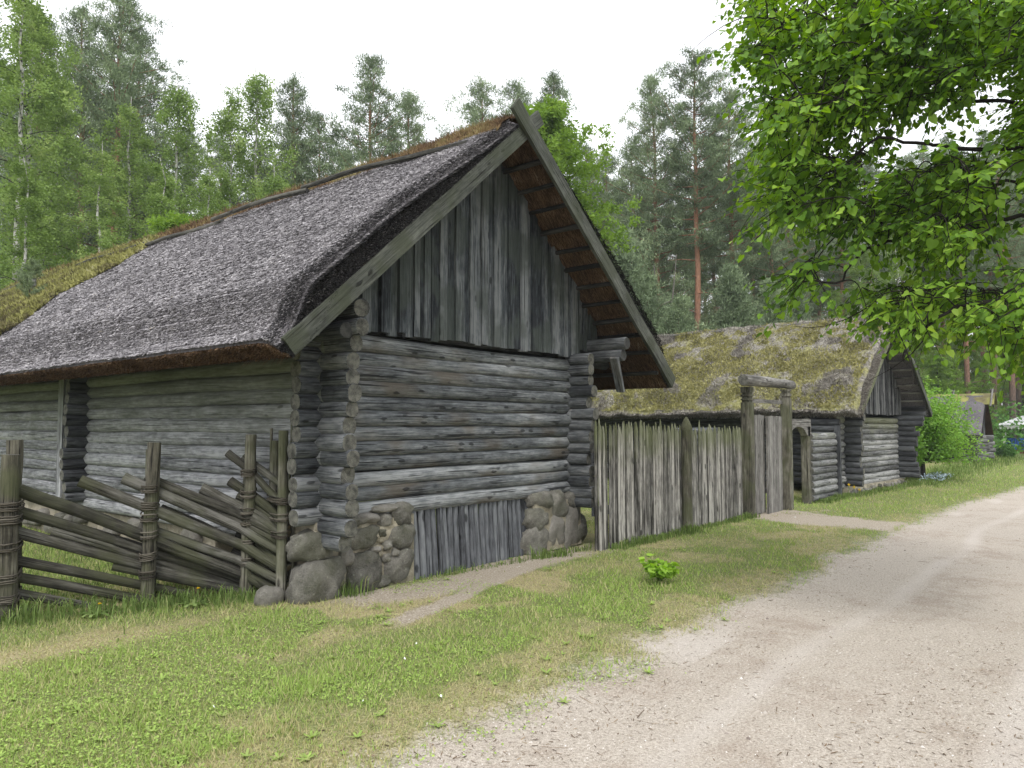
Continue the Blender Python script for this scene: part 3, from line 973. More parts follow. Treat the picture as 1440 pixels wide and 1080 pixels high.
def straw_on(rf, k, htop, n, b_lo, b_hi, parent, org, mat, power=1., Ls=(.02, .05), Ws=(.003, .007), grow=.0, name='straw_surface', lift=.16, filt=None, cb=None):
    F, d, nn, ln = rf.side(k)
    t, b, h = slope_points(n, rf, k, htop, b_lo, b_hi, power)
    if filt is not None:
        q = filt(t, b); t, b, h = t[q], b[q], h[q]; n = len(t)
    # courses: straw ends gather in stepped rows down the slope
    row = .11
    t = t + (.22 if mat == 'straw' else 0) * sst(5.5, 6.4, b) * (np.round(t / row) * row + .03 * np.sin(b * 3) - t)
    p = rf.pt(k, t, h + rng.uniform(0, .012, n), b)
    dn = np.array([-d[0], 0, -d[1]]); up = np.array([nn[0], 0, nn[1]]); al = np.array([0, 1., 0])
    sc = 1 + grow * np.maximum(0, b - b_lo)
    L = rng.uniform(*Ls, n) * sc; Wd = rng.uniform(*Ws, n) * sc
    dd = (dn[None] + al[None] * rng.normal(0, .7, (n, 1)) + up[None] * rng.uniform(.0, lift * 2, (n, 1))) * L[:, None]
    ss = (al[None] + dn[None] * rng.normal(0, .3, (n, 1)) + up[None] * rng.normal(0, .25, (n, 1))) * Wd[:, None]
    m = MB(); m.quads(p, dd, ss, rng.random(n) if cb is None else cb(t, b, n))
    return m.build(name, M[mat], parent, org)


LNL = RF.side(0)[3]
mossline = lambda t, b: b > 13.4 + (fbm(t * 1.5, b * 1.5, 60, 3) - .5) * 1.5
straw_on(RF, 0, lambda s_, b: h1(s_, b) - .075 * sst(5.34, 5.22, b), 430000, 5.215, 17, thL, O1, 'straw', power=1.6, grow=.11, Ls=(.007, .017), Ws=(.0026, .0052), lift=.25, filt=lambda t, b: ~mossline(t, b))
straw_on(RF, 0, lambda s_, b: h1(s_, b) - .09 * sst(5.35, 5.2, b), 34000, 5.2, 5.40, thL, O1, 'straw_black', power=1.8, Ls=(.008, .026), Ws=(.003, .006), name='straw_edge')
straw_on(RF, 1, h1, 9000, 5.27, 21, thR, O1, 'straw', grow=.1)
straw_on(RF, 1, h1, 9000, 5.2, 5.6, thR, O1, 'straw_black', lift=.3, name='straw_edge')


def cut_straw(pa, pb, n, out, L, W_, mat, parent, org, name, down=None, pw=1.0):
    """short straw ends bristling out of a cut face between two edge curves"""
    N = len(pa); x = rng.random(n) * (N - 1); i = np.floor(x).astype(int); f = (x - i)[:, None]
    A_ = pa[i] * (1 - f) + pa[np.minimum(i + 1, N - 1)] * f
    B_ = pb[i] * (1 - f) + pb[np.minimum(i + 1, N - 1)] * f
    w = rng.random((n, 1))
    c = A_ * (1 - w) + B_ * w
    o = np.array(out)[None] + rng.normal(0, .45, (n, 3))
    if down is not None: o += np.array(down)[None] * rng.random((n, 1))
    o /= np.linalg.norm(o, axis=1)[:, None]
    Ln = rng.uniform(*L, n)
    s_ = np.cross(o, rng.normal(0, 1, (n, 3))); s_ /= np.linalg.norm(s_, axis=1)[:, None]
    m = MB(); m.quads(c, o * Ln[:, None], s_ * rng.uniform(*W_, n)[:, None], rng.random(n))
    return m.build(name, M[mat], parent, org)


cut_straw(topL[:, 0], botL[:, 0], 42000, (-.1, -1, .1), (.006, .03), (.002, .0045), 'straw_black', thL, O1, 'cut_edge', down=(0, -.2, -.4))
cut_straw(topL[0], botL[0], 60000, (-.8, 0, -.5), (.008, .03), (.002, .006), 'straw_brown', thL, O1, 'cut_edge', down=(-.2, 0, -.9))
cut_straw(topR[:, 0], botR[:, 0], 14000, (.1, -1, .2), (.006, .03), (.002, .004), 'straw_black', thR, O1, 'cut_edge')
cut_straw(topR[0][:12], botR[0][:12], 5000, (.8, 0, -.5), (.008, .04), (.002, .005), 'straw_brown', thR, O1, 'cut_edge')

# underside: battens and hanging straw
m = MB()
for k in (0, 1):
    F, d, n, ln = RF.side(k)
    for j in range(13):
        t = .28 + j * .335
        if t > ln - .1: break
        p = RF.pt(k, t, .17 * sst(.1, .75, t) - .04, 0)
        q0 = p.copy(); q0[1] = RF.b0 + .045; q1 = p.copy(); q1[1] = 9.5
        m.log(q0, q1 + np.array([0, 0, rng.normal(0, .01)]), .032 * rng.uniform(.85, 1.2), seg=7, step=.3, bend=.02)
m.build('batten', [M['batten'], M['end_dark']], barn, O1, smooth=True)
for k, par in ((0, thL), (1, thR)):
    F, d, nn, ln = RF.side(k); n = 16000
    t = rng.uniform(0, ln, n); b = rng.uniform(5.2, 6.0, n)
    p = RF.pt(k, t, .17 * sst(.1, .75, t) - .004, b)
    dn = np.array([-d[0], 0, -d[1]]); up = np.array([nn[0], 0, nn[1]])
    L = rng.uniform(.03, .11, n)
    dd = (dn[None] + rng.normal(0, .12, (n, 3)) - up[None] * rng.uniform(0, .15, (n, 1))) * L[:, None]
    ss = np.tile(np.array([[0, 1., 0]]), (n, 1)) * rng.uniform(.0015, .004, n)[:, None]
    m = MB(); m.quads(p, dd, ss, rng.random(n)); m.build('underside_straw', M['straw_brown'], par, O1)

barge('barge_board', RF, 0, .175, .045, 5.17, barn, O1, lo=-.04, hi=.44)
barge('barge_board', RF, 1, .19, .045, 5.115, barn, O1, lo=-.06, hi=.42)

# ridge: moss cap held by poles
def ridge_cap(rf, h, b0, b1, wl, wr, mats, parent, org, bulge=.09, n=26000, tuft='moss_red', seed=0, name='ridge_moss', tl=(.01, .035)):
    F, d, nn, ln = rf.side(0); F2, d2, n2, ln2 = rf.side(1)
    B = np.arange(b0, b1, .12); K = 15
    L = rf.pt(0, ln - wl, h - .01, B); Rr_ = rf.pt(1, ln2 - wr, h - .01, B)
    top = np.stack([np.full(len(B), rf.A[0]), B, np.full(len(B), rf.A[1] + h / nn[1])], 1)
    V = []
    for j in range(K):
        f = j / (K - 1)
        if f < .5: p = L * (1 - 2 * f) + top * (2 * f)
        else: p = top * (2 - 2 * f) + Rr_ * (2 * f - 1)
        e = math.sin(f * PI) ** .6 * bulge * (.6 + .8 * fbm(B * 2.2, B * 0 + f * 5, seed, 4))
        k = (1 - 2 * f)
        p = p + np.stack([e * nn[0] * k, 0 * e, e * (.8)], 1) - np.array([0, 0, .10 * (1 - abs(k)) ** 3])
        V.append(p)
    V = np.stack(V, 1); n0, n1 = V.shape[:2]
    i = np.arange(n0 - 1)[:, None] * n1 + np.arange(n1 - 1)[None]
    m = MB(); m.add(V.reshape(-1, 3), np.stack([i, i + 1, i + n1 + 1, i + n1], 2).reshape(-1, 4), None, .35)
    x = rng.random(n) ** 1.3 * (n0 - 2); y = rng.random(n) * (n1 - 1.01)
    i = x.astype(int); j = y.astype(int)
    fx = (x - i)[:, None]; fy = (y - j)[:, None]
    p = (V[i, j] * (1 - fx) + V[i + 1, j] * fx) * (1 - fy) + (V[i, j + 1] * (1 - fx) + V[i + 1, j + 1] * fx) * fy
    dd = (rng.normal(0, .7, (n, 3)) + np.array([0, 0, .9])) * (rng.uniform(*tl, n) * (1 + .04 * x * .12))[:, None]
    ss = rng.normal(0, 1, (n, 3)) * (.004 * (1 + .08 * x * .12))[:, None]
    cl = np.clip(fbm(p[:, 1] * 1.3, p[:, 0] * 6, 71, 3) * .9 + rng.normal(0, .15, n), 0, 1)
    m.tris(p, dd, ss, cl)
    return m.build(name, mats, parent, org, smooth=True)


ridge_cap(RF, .225, 5.3, 21.5, .34, .34, [M['moss_red']], barn, O1, bulge=.13, n=60000, tl=(.02, .05))
bs = [5.62, 8.6, 10.9, 13.6, 16.6, 20.6]
for i in range(5):
    m = MB()
    p0 = RF.pt(0, LNL - .44, .35 + .02 * (i % 2), bs[i] + .02); p1 = RF.pt(0, LNL - .44 + rng.normal(0, .03), .35 + .02 * (i % 2), bs[i + 1] + .15)
    m.log(p0, p1, .038, .03, seg=9, step=.3, bend=.09, rnd=rng.random())
    m.build('ridge_pole', [M['pole'], M['end_dark']], barn, O1, smooth=True)
# mossy old part of the slope
def mossy(rf, k, h, n, b_lo, b_hi, mat, parent, org, name, filt=None, tl=(.015, .05), w=.006, cw=71):
    F, d, nn, ln = rf.side(k)
    t, b, hh = slope_points(n, rf, k, h, b_lo, b_hi)
    if filt is not None:
        q = filt(t, b); t, b, hh = t[q], b[q], hh[q]
    n = len(t)
    lump = fbm(t * 4, b * 4, 33, 3)
    p = rf.pt(k, t, hh + .07 * (lump - .35) + .03 * fbm(t * 13, b * 13, 34, 2), b)
    dd = (rng.normal(0, .7, (n, 3)) + np.array([-.3, 0, .8])) * rng.uniform(*tl, n)[:, None]
    ss = rng.normal(0, 1, (n, 3)) * w
    m = MB(); m.tris(p, dd, ss, np.clip(fbm(t * 2.4, b * 2.4, cw, 3) + rng.normal(0, .2, n), 0, 1))
    return m.build(name, M[mat], parent, org)


mossy(RF, 0, lambda s_, b: h1(s_, b) + .01, 190000, 12.5, 21.4, 'moss_yel', thL, O1, 'moss_cover', filt=lambda t, b: mossline(t, b), tl=(.02, .055), w=.014)
m = MB(); log_dummy = None
for i in range(3):
    p = RF.pt(0, 2.7 + .2 * i, .45, 16.6 + .7 * i)
    m.log(p, p + np.array([.5, 1.6, .45]), .05, seg=8)
m.build('roof_pole', [M['pole'], M['end_dark']], barn, O1, smooth=True)

# stone corner piers
f1 = MB()
V = []
f1.box((4.92, 6.22, .26), (1.14, .72, .92), jit=.015)
f1.box((4.74, 6.2, .66), (.9, .66, .22), jit=.015)
for q in range(12):
    rock(f1, (rng.uniform(4.60, 5.40), 5.90, rng.uniform(.0, .72)), (rng.uniform(.06, .16), rng.uniform(.06, .085), rng.uniform(.05, .12)), rough=.3)
pier = f1.build('corner_foundation', M['mortar'], barn, O1)
for c, r, mt in (((4.32, 5.90, .14), (.25, .17, .24), 'stone'), ((4.28, 5.94, .51), (.20, .15, .14), 'stone'), ((4.84, 5.80, .19), (.21, .14, .19), 'stone'),
                 ((5.30, 5.82, .19), (.19, .14, .17), 'stone'), ((4.80, 5.81, .53), (.21, .12, .10), 'stone'), ((5.34, 5.82, .49), (.17, .12, .12), 'stone'),
                 ((5.34, 5.84, .71), (.13, .1, .11), 'stone'), ((5.10, 5.83, .68), (.09, .08, .07), 'stone'), ((4.85, 5.83, .72), (.16, .09, .05), 'stone_pale'),
                 ((5.12, 5.80, .42), (.05, .05, .05), 'stone'), ((5.1, 5.82, .80), (.17, .1, .035), 'stone_pale'), ((4.68, 5.83, .70), (.08, .08, .06), 'stone'),
                 ((4.62, 5.82, .38), (.07, .06, .09), 'stone_pale'), ((5.06, 5.82, .55), (.06, .05, .045), 'stone'), ((4.66, 5.82, .60), (.07, .05, .05), 'stone'), ((5.22, 5.82, .34), (.05, .05, .04), 'stone_pale'), ((5.11, 5.82, .3), (.045, .05, .05), 'stone'), ((4.98, 5.82, .40), (.05, .05, .03), 'stone_pale'), ((5.08, 5.80, .07), (.1, .07, .06), 'stone'), ((4.46, 6.5, .2), (.2, .28, .24), 'stone'),
                 ((4.46, 7.0, .2), (.2, .28, .22), 'stone')):
    g = MB(); c, r = ((c, r) if c[1] > 5.85 else ((c[0], 5.895, c[2]), (r[0] * 1.06, .105, r[2] * 1.06))); rock(g, c, r, rough=.34); g.build('foundation_stone', M[mt], pier, O1, smooth=True)
f2 = MB(); f2.box((8.12, 6.15, .34), (1.05, .66, .64), jit=.02)
pier2 = f2.build('corner_foundation', M['mortar'], barn, O1)
for c, r, mt in (((7.66, 5.80, .14), (.24, .2, .20), 'stone'), ((7.72, 5.80, .44), (.21, .14, .13), 'stone'), ((7.76, 5.82, .67), (.19, .12, .1), 'stone'),
                 ((8.13, 5.80, .58), (.19, .15, .16), 'stone'), ((8.08, 5.80, .24), (.18, .17, .24), 'stone_pale'), ((8.42, 5.76, .26), (.2, .17, .33), 'stone_pale'),
                 ((8.5, 5.82, .62), (.16, .15, .1), 'stone'), ((8.62, 6.1, .2), (.2, .3, .22), 'stone')):
    g = MB(); c, r = ((c, r) if c[1] > 5.85 else ((c[0], 5.89, c[2]), (r[0] * 1.08, .12, r[2] * 1.08))); rock(g, c, r, rough=.36); g.build('foundation_stone', M[mt], pier2, O1, smooth=True)
# low field-stone footing under the long wall
m = MB(); m.box((4.55, 14.0, .2), (.3, 12.2, .5), jit=.01); fw = m.build('wall_footing', M['mortar'], barn, O1)
for i in range(34):
    b = 8.0 + i * .35
    g = MB(); rock(g, (4.38, b, rng.uniform(.05, .38)), (.1, rng.uniform(.12, .2), rng.uniform(.08, .13))); g.build('foundation_stone', M['stone_pale' if i % 3 else 'stone'], fw, O1, smooth=True)
# stake skirting under the sill
m = MB(); x = 5.55
while x < 7.52:
    r = rng.uniform(.036, .048); x += r
    top = (x + rng.normal(0, .006), bG + .07, .745); bot = (x + rng.normal(0, .01), bG + .01, -.08)
    m.log(bot, top, r * 1.0, r * .9, seg=12, step=.12, noise=.08, bend=.02); x += r + rng.uniform(.002, .012)
m.box((7.56, bG + .07, .38), (.07, .04, .72), ax=2)
m.build('stake_skirting', [M['stake'], M['end_dark']], barn, O1, smooth=True)

# ---- sapling on the roof
def needles(mb, c, n, L, W_, dirs=None, up=.5, rnd=None, mat=0):
    o = rng.normal(0, 1, (n, 3)) + np.array([0, 0, up])
    if dirs is not None: o = o + dirs
    o /= np.linalg.norm(o, axis=1)[:, None] + 1e-9
    s_ = np.cross(o, rng.normal(0, 1, (n, 3))); s_ /= np.linalg.norm(s_, axis=1)[:, None] + 1e-9
    mb.tris(c, o * (rng.uniform(.6, 1.1, n) * L)[:, None], s_ * W_, rng.random(n) if rnd is None else rnd, mat)


sp = RF.pt(0, 1.95, .42, 15.1)
sap = empty('pine_sapling', tuple(sp), 'tiny green pine sapling growing out of the mossy end of the thatched roof', 'sapling')
m = MB(); m.tube([(0, 0, -.05), (.0, 0, .3), (.02, 0, .72)], [.012, .009, .003], 6); m.build('trunk', M['bark_dark'], sap)
m = MB()
for z in np.linspace(.08, .7, 10):
    for k in range(6):
        t = rng.uniform(0, 6.28); l = (.34 - .3 * z) * rng.uniform(.6, 1.1)
        for f in (.3, .55, .8, 1.): needles(m, np.tile([[math.cos(t) * l * f, math.sin(t) * l * f, z + l * f * .5]], (26, 1)), 26, .075, .0035)
m.build('crown', M['needle'], sap)


# ---- barn 2 : lower barn with mossy roof
O2 = (18.4, 5.0, 0)
b2 = empty('log_barn', O2, 'lower log barn with thick yellow mossy roof behind the picket fence', 'barn', rz=R(-4))
RF2 = Roof((-.42, 1.9), (5.08, 1.92), (2.33, 4.2), -.62, 12.5)
zr = .22 + .14 * np.arange(12)
m = MB(); log_wall_a(m, .22, 4.55, .09, zr, .078, .5, .45, seg=10)
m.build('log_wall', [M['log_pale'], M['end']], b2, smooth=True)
m = MB(); log_wall_b(m, .3, 0, 12, zr + .07, .078, .35, seg=10, step=.4, top_st=.4)
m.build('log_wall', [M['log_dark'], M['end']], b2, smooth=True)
m = MB(); log_wall_b(m, 4.47, 0, 12, zr + .07, .078, .42, seg=10, step=.4, top_st=.6)
for dz in (1.97, 2.12): m.log((5.0 - dz * .0 - .12, -.58, dz), (4.9, 12, dz), .075, seg=10, step=.5)
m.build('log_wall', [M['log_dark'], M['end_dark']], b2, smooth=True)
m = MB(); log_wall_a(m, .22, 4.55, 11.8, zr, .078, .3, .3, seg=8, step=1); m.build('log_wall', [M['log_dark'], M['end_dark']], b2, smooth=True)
m = MB(); log_wall_a(m, -.3, .6, .62, zr[2:], .078, .2, 0, seg=10); m.build('cross_wall', [M['log_dark'], M['end']], b2, smooth=True)
m = MB(); m.box((2.4, 6, 1.95), (4.1, 11.8, .05)); m.build('loft_floor', M['log_dark'], b2)
M['board2'] = wood('small_gable_board', (.02, .021, .023), (.075, .077, .08), (.17, .172, .17), streak=1.3, rv=.7)
gable_boards(RF2, -.03, .75, 4.5, 1.93, .13, 'board2', b2, (0, 0, 0), w=(.05, .11), name='plank_gable')
h2 = lambda s_, b: .16 + .10 + .2 * sst(0, .15, s_) * (1 - .6 * sst(.4, 1, s_))
tm2 = [M['moss_roof'], M['thatch'], M['thatch'], M['thatch']]
tL2, bL2, _, _, s2 = roof_shell(RF2, 0, .13, h2, lump=.10, mats=tm2, name='thatch_slope', parent=b2, db=.12, nt_=46, lfr=2.4)
tR2, bR2, _, _, s3 = roof_shell(RF2, 1, .13, h2, lump=.05, mats=tm2, name='thatch_slope', parent=b2, db=.3, lfr=2.4)
for par, k, n in ((s2, 0, 150000), (s3, 1, 9000)):
    mm = lambda t, b: fbm(t * 1.3 + 3, b * 1.3, 91, 4) + .10 - .05 * t * (1 - .0) > .42
    mossy(RF2, k, h2, n, -.5, 12.4, 'moss_tuft', par, (0, 0, 0), 'moss_cover', filt=mm, tl=(.012, .045), w=.010)
    mossy(RF2, k, lambda s_, b: h2(s_, b) + .0, n, -.5, 12.4, 'old_straw', par, (0, 0, 0), 'straw_surface', filt=lambda t, b: ~mm(t, b), tl=(.02, .06), w=.007)
cut_straw(tL2[0], bL2[0], 30000, (-.7, 0, -.4), (.02, .07), (.004, .009), 'old_straw', s2, (0, 0, 0), 'cut_edge', down=(-.2, 0, -1.2))
cut_straw(tL2[:, 0], bL2[:, 0], 9000, (-.2, -1, 0), (.02, .06), (.003, .007), 'old_straw', s2, (0, 0, 0), 'cut_edge')
cut_straw(tR2[:, 0], bR2[:, 0], 6000, (.2, -1, 0), (.02, .05), (.003, .006), 'straw_black', s3, (0, 0, 0), 'cut_edge')
m = MB()
for k in (0, 1):
    F, d, n, ln = RF2.side(k)
    for j in range(11):
        t = .25 + j * .31
        if t > ln - .1: break
        p = RF2.pt(k, t, .13 * sst(.1, .75, t) - .04, 0); q0 = p.copy(); q0[1] = RF2.b0 + .05; q1 = p.copy(); q1[1] = 2.
        m.log(q0, q1, .03, seg=6, step=.4)
m.build('batten', [M['gate'], M['end_dark']], b2, smooth=True)
barge('barge_board', RF2, 0, .13, .04, -.62, b2, (0, 0, 0), lo=.02, hi=.1, mat='picket')
barge('barge_board', RF2, 1, .14, .04, -.67, b2, (0, 0, 0), lo=-.05, hi=.1, mat='barge')
LN2 = RF2.side(0)[3]
ridge_cap(RF2, .2, -.5, 12.3, .22, .2, [M['old_straw']], b2, (0, 0, 0), bulge=.06, n=12000, seed=5, name='ridge_straw', tl=(.02, .05))
m = MB()
for x0, x1 in ((-.45, 3.2), (3.1, 7.5), (7.4, 12.2)):
    m.log(RF2.pt(0, LN2 - .1, .33, x0), RF2.pt(0, LN2 - .1, .33, x1), .04, seg=8, bend=.04)
m.build('ridge_pole', [M['gate'], M['end']], b2, smooth=True)
m = MB(); m.box((2.4, .2, .04), (4.4, .5, .26), jit=.01); fd = m.build('stone_footing', M['mortar'], b2)
for i in range(30):
    g = MB(); rock(g, (.35 + i * .145, -.06, rng.uniform(0, .12)), (rng.uniform(.06, .1), .06, rng.uniform(.04, .07))); g.build('foundation_stone', M['stone_pale' if i % 2 else 'stone'], fd, smooth=True)
m = MB()
for i in range(5): m.log((-.05 - .1 * (i % 2), .3, .1 + i * .1), (.0, -.1, .1 + i * .1), .05)
# ------------------------------------------------------------------ picket fence
pf = empty('picket_fence', (8.35, 5.3, 0), 'tall fence of thin pointed grey pickets between the large barn and the gateway', 'fence')
OP = (8.35, 5.3, 0)


def picket_run(x0, x1, y0, y1, H0):
    m = MB(); x = x0
    while x < x1:
        f = (x - x0) / (x1 - x0); y = y0 + (y1 - y0) * f
        r = rng.uniform(.02, .031)
        lean = rng.normal(0, .012); H = H0 + rng.normal(0, .035)
        z = np.array([-.05, .4, .8, 1.2, H - .12, H - .02, H])
        rr = r * np.array([1.05, 1.04, 1.0, .95, .9, .35, .05])
        wob = np.cumsum(rng.normal(0, .004, 7))
        pts = np.stack([x + lean * z + wob, y + rng.normal(0, .01) + wob * .5 + .0 * z, z], 1)
        m.tube(pts, rr, 7, rng.random(), 0, None, .12)
        x += r * 2 + rng.uniform(-.002, .012) + (.012 if rng.random() < .1 else 0)
    return m


picket_run(8.36, 10.6, 5.36, 5.27, 1.68).build('picket_panel', M['picket'], pf, OP, smooth=True)
picket_run(10.75, 12.82, 5.24, 5.2, 1.62).build('picket_panel', M['picket'], pf, OP, smooth=True)
m = MB(); H = 1.78
m.tube([(10.68, 5.2, -.05), (10.68, 5.2, .6), (10.68, 5.2, 1.3), (10.68, 5.2, 1.56), (10.68, 5.2, 1.60), (10.68, 5.2, 1.74), (10.68, 5.2, 1.78)], [.082, .08, .076, .075, .095, .04, .01], 14, .3, 0, None, .05)
m.build('post', M['post'], pf, OP, smooth=True)
for z in (.5, 1.22):
    m = MB(); m.box((10.6, 5.36, z), (4.5, .04, .12), ax=0, rotz=-.03); m.build('rail', M['log_dark'], pf, OP)

# ------------------------------------------------------------------ gateway
gp = empty('gateway', (13.9, 5.15, 0), 'tall wooden gateway with grooved posts and a rough log lintel', 'gate')
OG = (13.9, 5.15, 0)


def sq_post(m, x, y, w, d_, z0, z1, grooves=(), rnd=.4):
    zs = [z0]; ws = [0]
    for g in grooves:
        zs += [g - .02, g - .018, g + .018, g + .02]; ws += [0, .018, .018, 0]
    zs.append(z1); ws.append(0)
    bev = .02
    V = []
    for z, s_ in zip(zs, ws):
        hx, hy = w / 2 - s_, d_ / 2 - s_
        for px, py in ((-hx + bev, -hy), (hx - bev, -hy), (hx, -hy + bev), (hx, hy - bev), (hx - bev, hy), (-hx + bev, hy), (-hx, hy - bev), (-hx, -hy + bev)):
            V.append((x + px, y + py, z))
    V = np.array(V); G = np.stack([V[:, 2] + rnd * 30, V[:, 0], V[:, 1]], 1)
    for c in range(8):
        c2 = (c + 1) % 8
        vv = np.stack([V[c::8], V[c2::8]], 1).reshape(-1, 3); gg = np.stack([G[c::8], G[c2::8]], 1).reshape(-1, 3)
        q = np.arange(len(zs) - 1)[:, None] * 2
        m.add(vv, q + np.array([[0, 1, 3, 2]]), gg, rnd)
    m.add(V[-8:], [([list(range(8))], 0)], G[-8:], rnd)
    return m


m = MB(); sq_post(m, 13.04, 5.15, .2, .18, -.05, 2.34, (2.08, 2.15, 2.22), .3); m.build('post', M['post'], gp, OG)
m = MB(); sq_post(m, 14.78, 5.05, .17, .18, -.05, 2.36, (2.2, 2.3), .7); m.build('post', M['post'], gp, OG)
m = MB(); m.log((12.72, 5.1, 2.45), (15.15, 5.06, 2.45), .105, .09, seg=10, noise=.12, bend=.03); m.build('lintel', [M['gate'], M['end']], gp, OG, smooth=True)
m = MB(); m.box((13.9, 5.12, 2.1), (1.6, .06, .07), ax=0); m.build('crossbar', M['gate'], gp, OG)
m = MB(); x = 13.15
for i in range(5):
    w = .16; m.box((x + w / 2, 5.2, .93), (w - .006, .035, 1.82 + .02 * (i % 2)), ax=2, rnd=rng.random(), jit=.003); x += w
m.build('gate_leaf', M['gate'], gp, OG)
m = MB(); x = 13.86
for i in range(5):
    w = .155; m.box((x + w / 2, 5.11, .9), (w - .006, .035, 1.84 + .02 * (i % 2)), ax=2, rnd=rng.random(), jit=.003); x += w
o = m.build('gate_leaf', M['gate'], gp, OG)
m = MB(); m.box((13.9, 5.26, 1.45), (1.5, .04, .1)); m.box((13.9, 5.26, .4), (1.5, .04, .1)); m.build('ledge', M['gate'], gp, OG)

wk = empty('wicket_gate', (15.9, 5.1, 0), 'small pedestrian gateway with arched lintel beside the tall gateway', 'gate')
OW = (15.9, 5.1, 0)
m = MB(); sq_post(m, 16.08, 5.1, .18, .16, -.05, 1.62, (), .5); m.build('post', M['post'], wk, OW)
# arched lintel
m = MB(); N = 14
xs = np.linspace(14.9, 16.2, N); arc = np.clip(1 - ((xs - 15.42) / .5) ** 2, 0, 1) ** .5 * .2
V = []
for y in (5.02, 5.16):
    for x, a in zip(xs, arc): V += [(x, y, 1.42 + a), (x, y, 1.78)]
V = np.array(V); q = np.arange(N - 1)[:, None] * 2
G = np.stack([V[:, 0], V[:, 2], V[:, 1]], 1)
k = 2 * N
m.add(V, [(q + np.array([[0, 2, 3, 1]]), 0), (q + k + np.array([[1, 3, 2, 0]]), 0), (np.stack([q[:, 0], q[:, 0] + k, q[:, 0] + k + 2, q[:, 0] + 2], 1), 0),
          (np.stack([q[:, 0] + 1, q[:, 0] + 3, q[:, 0] + k + 3, q[:, 0] + k + 1], 1), 0), ([[0, 1, k + 1, k], [k - 2, 2 * k - 2, 2 * k - 1, k - 1]], 0)], G, .6)
m.build('arched_lintel', M['gate'], wk, OW)
m = MB(); m.log((15.0, 6.6, .35), (16.2, 6.3, 1.15), .022, .018); m.build('pole', [M['split'], M['railend']], tag(empty('leaning_pole', (15.6, 6.45, 0)), 'pale pole leaning in the yard behind the small arched gateway', 'pole'), (15.6, 6.45, 0), smooth=True)

lw = empty('log_fence', (17.2, 5.05, 0), 'short wall of stacked round logs between the small gateway and the mossy barn', 'fence')
OLW = (17.2, 5.05, 0)
m = MB()
for i in range(10): m.log((16.18, 5.05, .1 + i * .145), (17.72, 5.0, .1 + i * .145), .08 * rng.uniform(.9, 1.1), seg=10, noise=.1)
m.build('log_wall', [M['log_pale'], M['end']], lw, OLW, smooth=True)
m = MB(); m.box((17.78, 4.93, .82), (.08, .12, 1.66), ax=2); m.build('post', M['log_dark'], lw, OLW)
m = MB()
for i in range(12): m.log((17.9, 4.9, .12 + i * .145), (17.9, 5.6, .12 + i * .145), .08, seg=12)
m.build('log_end_stack', [M['log_dark'], M['end_dark']], lw, OLW, smooth=True)
# log building in the yard seen through the small gateway
yd = empty('log_shed', (17.2, 9.6, 0), 'dark log side wall seen across the yard through the small arched gateway', 'shed')
m = MB()
for i in range(9): m.log((15.6, 7.9, .3 + i * .15), (18.0, 7.9, .3 + i * .15), .085, seg=8, step=.6)
m.build('log_wall', [M['log'], M['end']], yd, (17.2, 9.6, 0), smooth=True)

# ------------------------------------------------------------------ slanting rail fence (left)
rfn = empty('slanting_rail_fence', (3.2, 7.0, 0), 'old fence of slanting round rails bound between paired posts with twisted withes', 'fence')
OF = (3.2, 7.0, 0)


def fpost(x, y, H, r, rnd, lean=(0, 0), mat='post', n=.1):
    m = MB(); z = np.linspace(-.1, H, 12)
    pts = np.stack([x + lean[0] * z / H + (fbm(z * 2, z * 0, int(rnd * 50), 2) - .5) * .03, y + lean[1] * z / H, z], 1)
    rr = r * (1.05 - .15 * z / H)
    m.tube(pts, rr, 12, rnd, 0, 1, n)
    return m.build('post', [M[mat], M['end']], rfn, OF, smooth=True)


pairs = [((2.20, 7.30), 1.40, (2.33, 7.62), 1.52, .076), ((3.22, 6.95), 1.49, (3.36, 7.22), 1.42, .061),
         ((3.98, 6.55), 1.56, (4.13, 6.78), 1.52, .058), ((4.09, 6.14), 1.60, (4.17, 6.42), 1.50, .048)]
for i, (p, h, q, hq, r) in enumerate(pairs):
    fpost(p[0], p[1], h, r, .1 + i * .2, lean=((-.0, .03, .02, 0)[i], 0), n=.16)
    fpost(q[0], q[1], hq, r * .95, .2 + i * .2)
fpost(4.22, 6.30, 1.6, .014, .33); fpost(4.24, 6.24, 1.68, .012, .53); fpost(4.25, 6.2, 1.72, .012, .73); fpost(4.2, 6.5, 1.62, .016, .4)
# rails : each from a high left end down to a low right end, lying between the paired posts
cl = np.array([(-.6, 8.6), (1.0, 8.02), (2.27, 7.46), (3.29, 7.085), (4.08, 6.68), (4.13, 6.28), (4.18, 6.06)])
cs = np.concatenate([[0], np.cumsum(np.linalg.norm(np.diff(cl, axis=0), axis=1))])


def along(s_):
    return np.array([np.interp(s_, cs, cl[:, 0]), np.interp(s_, cs, cl[:, 1])])


def rail(s0, z0, s1, z1, r, rnd, endmat=1):
    n = 14; t = np.linspace(0, 1, n)
    p = np.array([[*along(s0 + (s1 - s0) * x), z0 + (z1 - z0) * x] for x in t])
    # straight rail between its two ends, eased onto the fence line
    st = p[0] + (p[-1] - p[0]) * t[:, None]
    p = st * .55 + p * .45
    p[:, 2] += (fbm(t * 3 + rnd * 20, t * 0, 4, 2) - .5) * .03
    m = MB(); rr = r * 1.0 * (1.05 - .2 * t); p[:, 1] += .02 * np.sin(rnd * 40) ; m.tube(p, rr, 12, rnd, 0, endmat, .16)
    return m.build('rail', [M['rail'], M['railend']], rfn, OF, smooth=True)


S1, S2, S3, S4 = cs[2], cs[3], cs[4], cs[5]
def by_slope(start, end, sa, za, sb, zb, r):
    k = (zb - za) / (sb - sa)
    return (start, za + k * (start - sa), end, za + k * (end - sa), r)


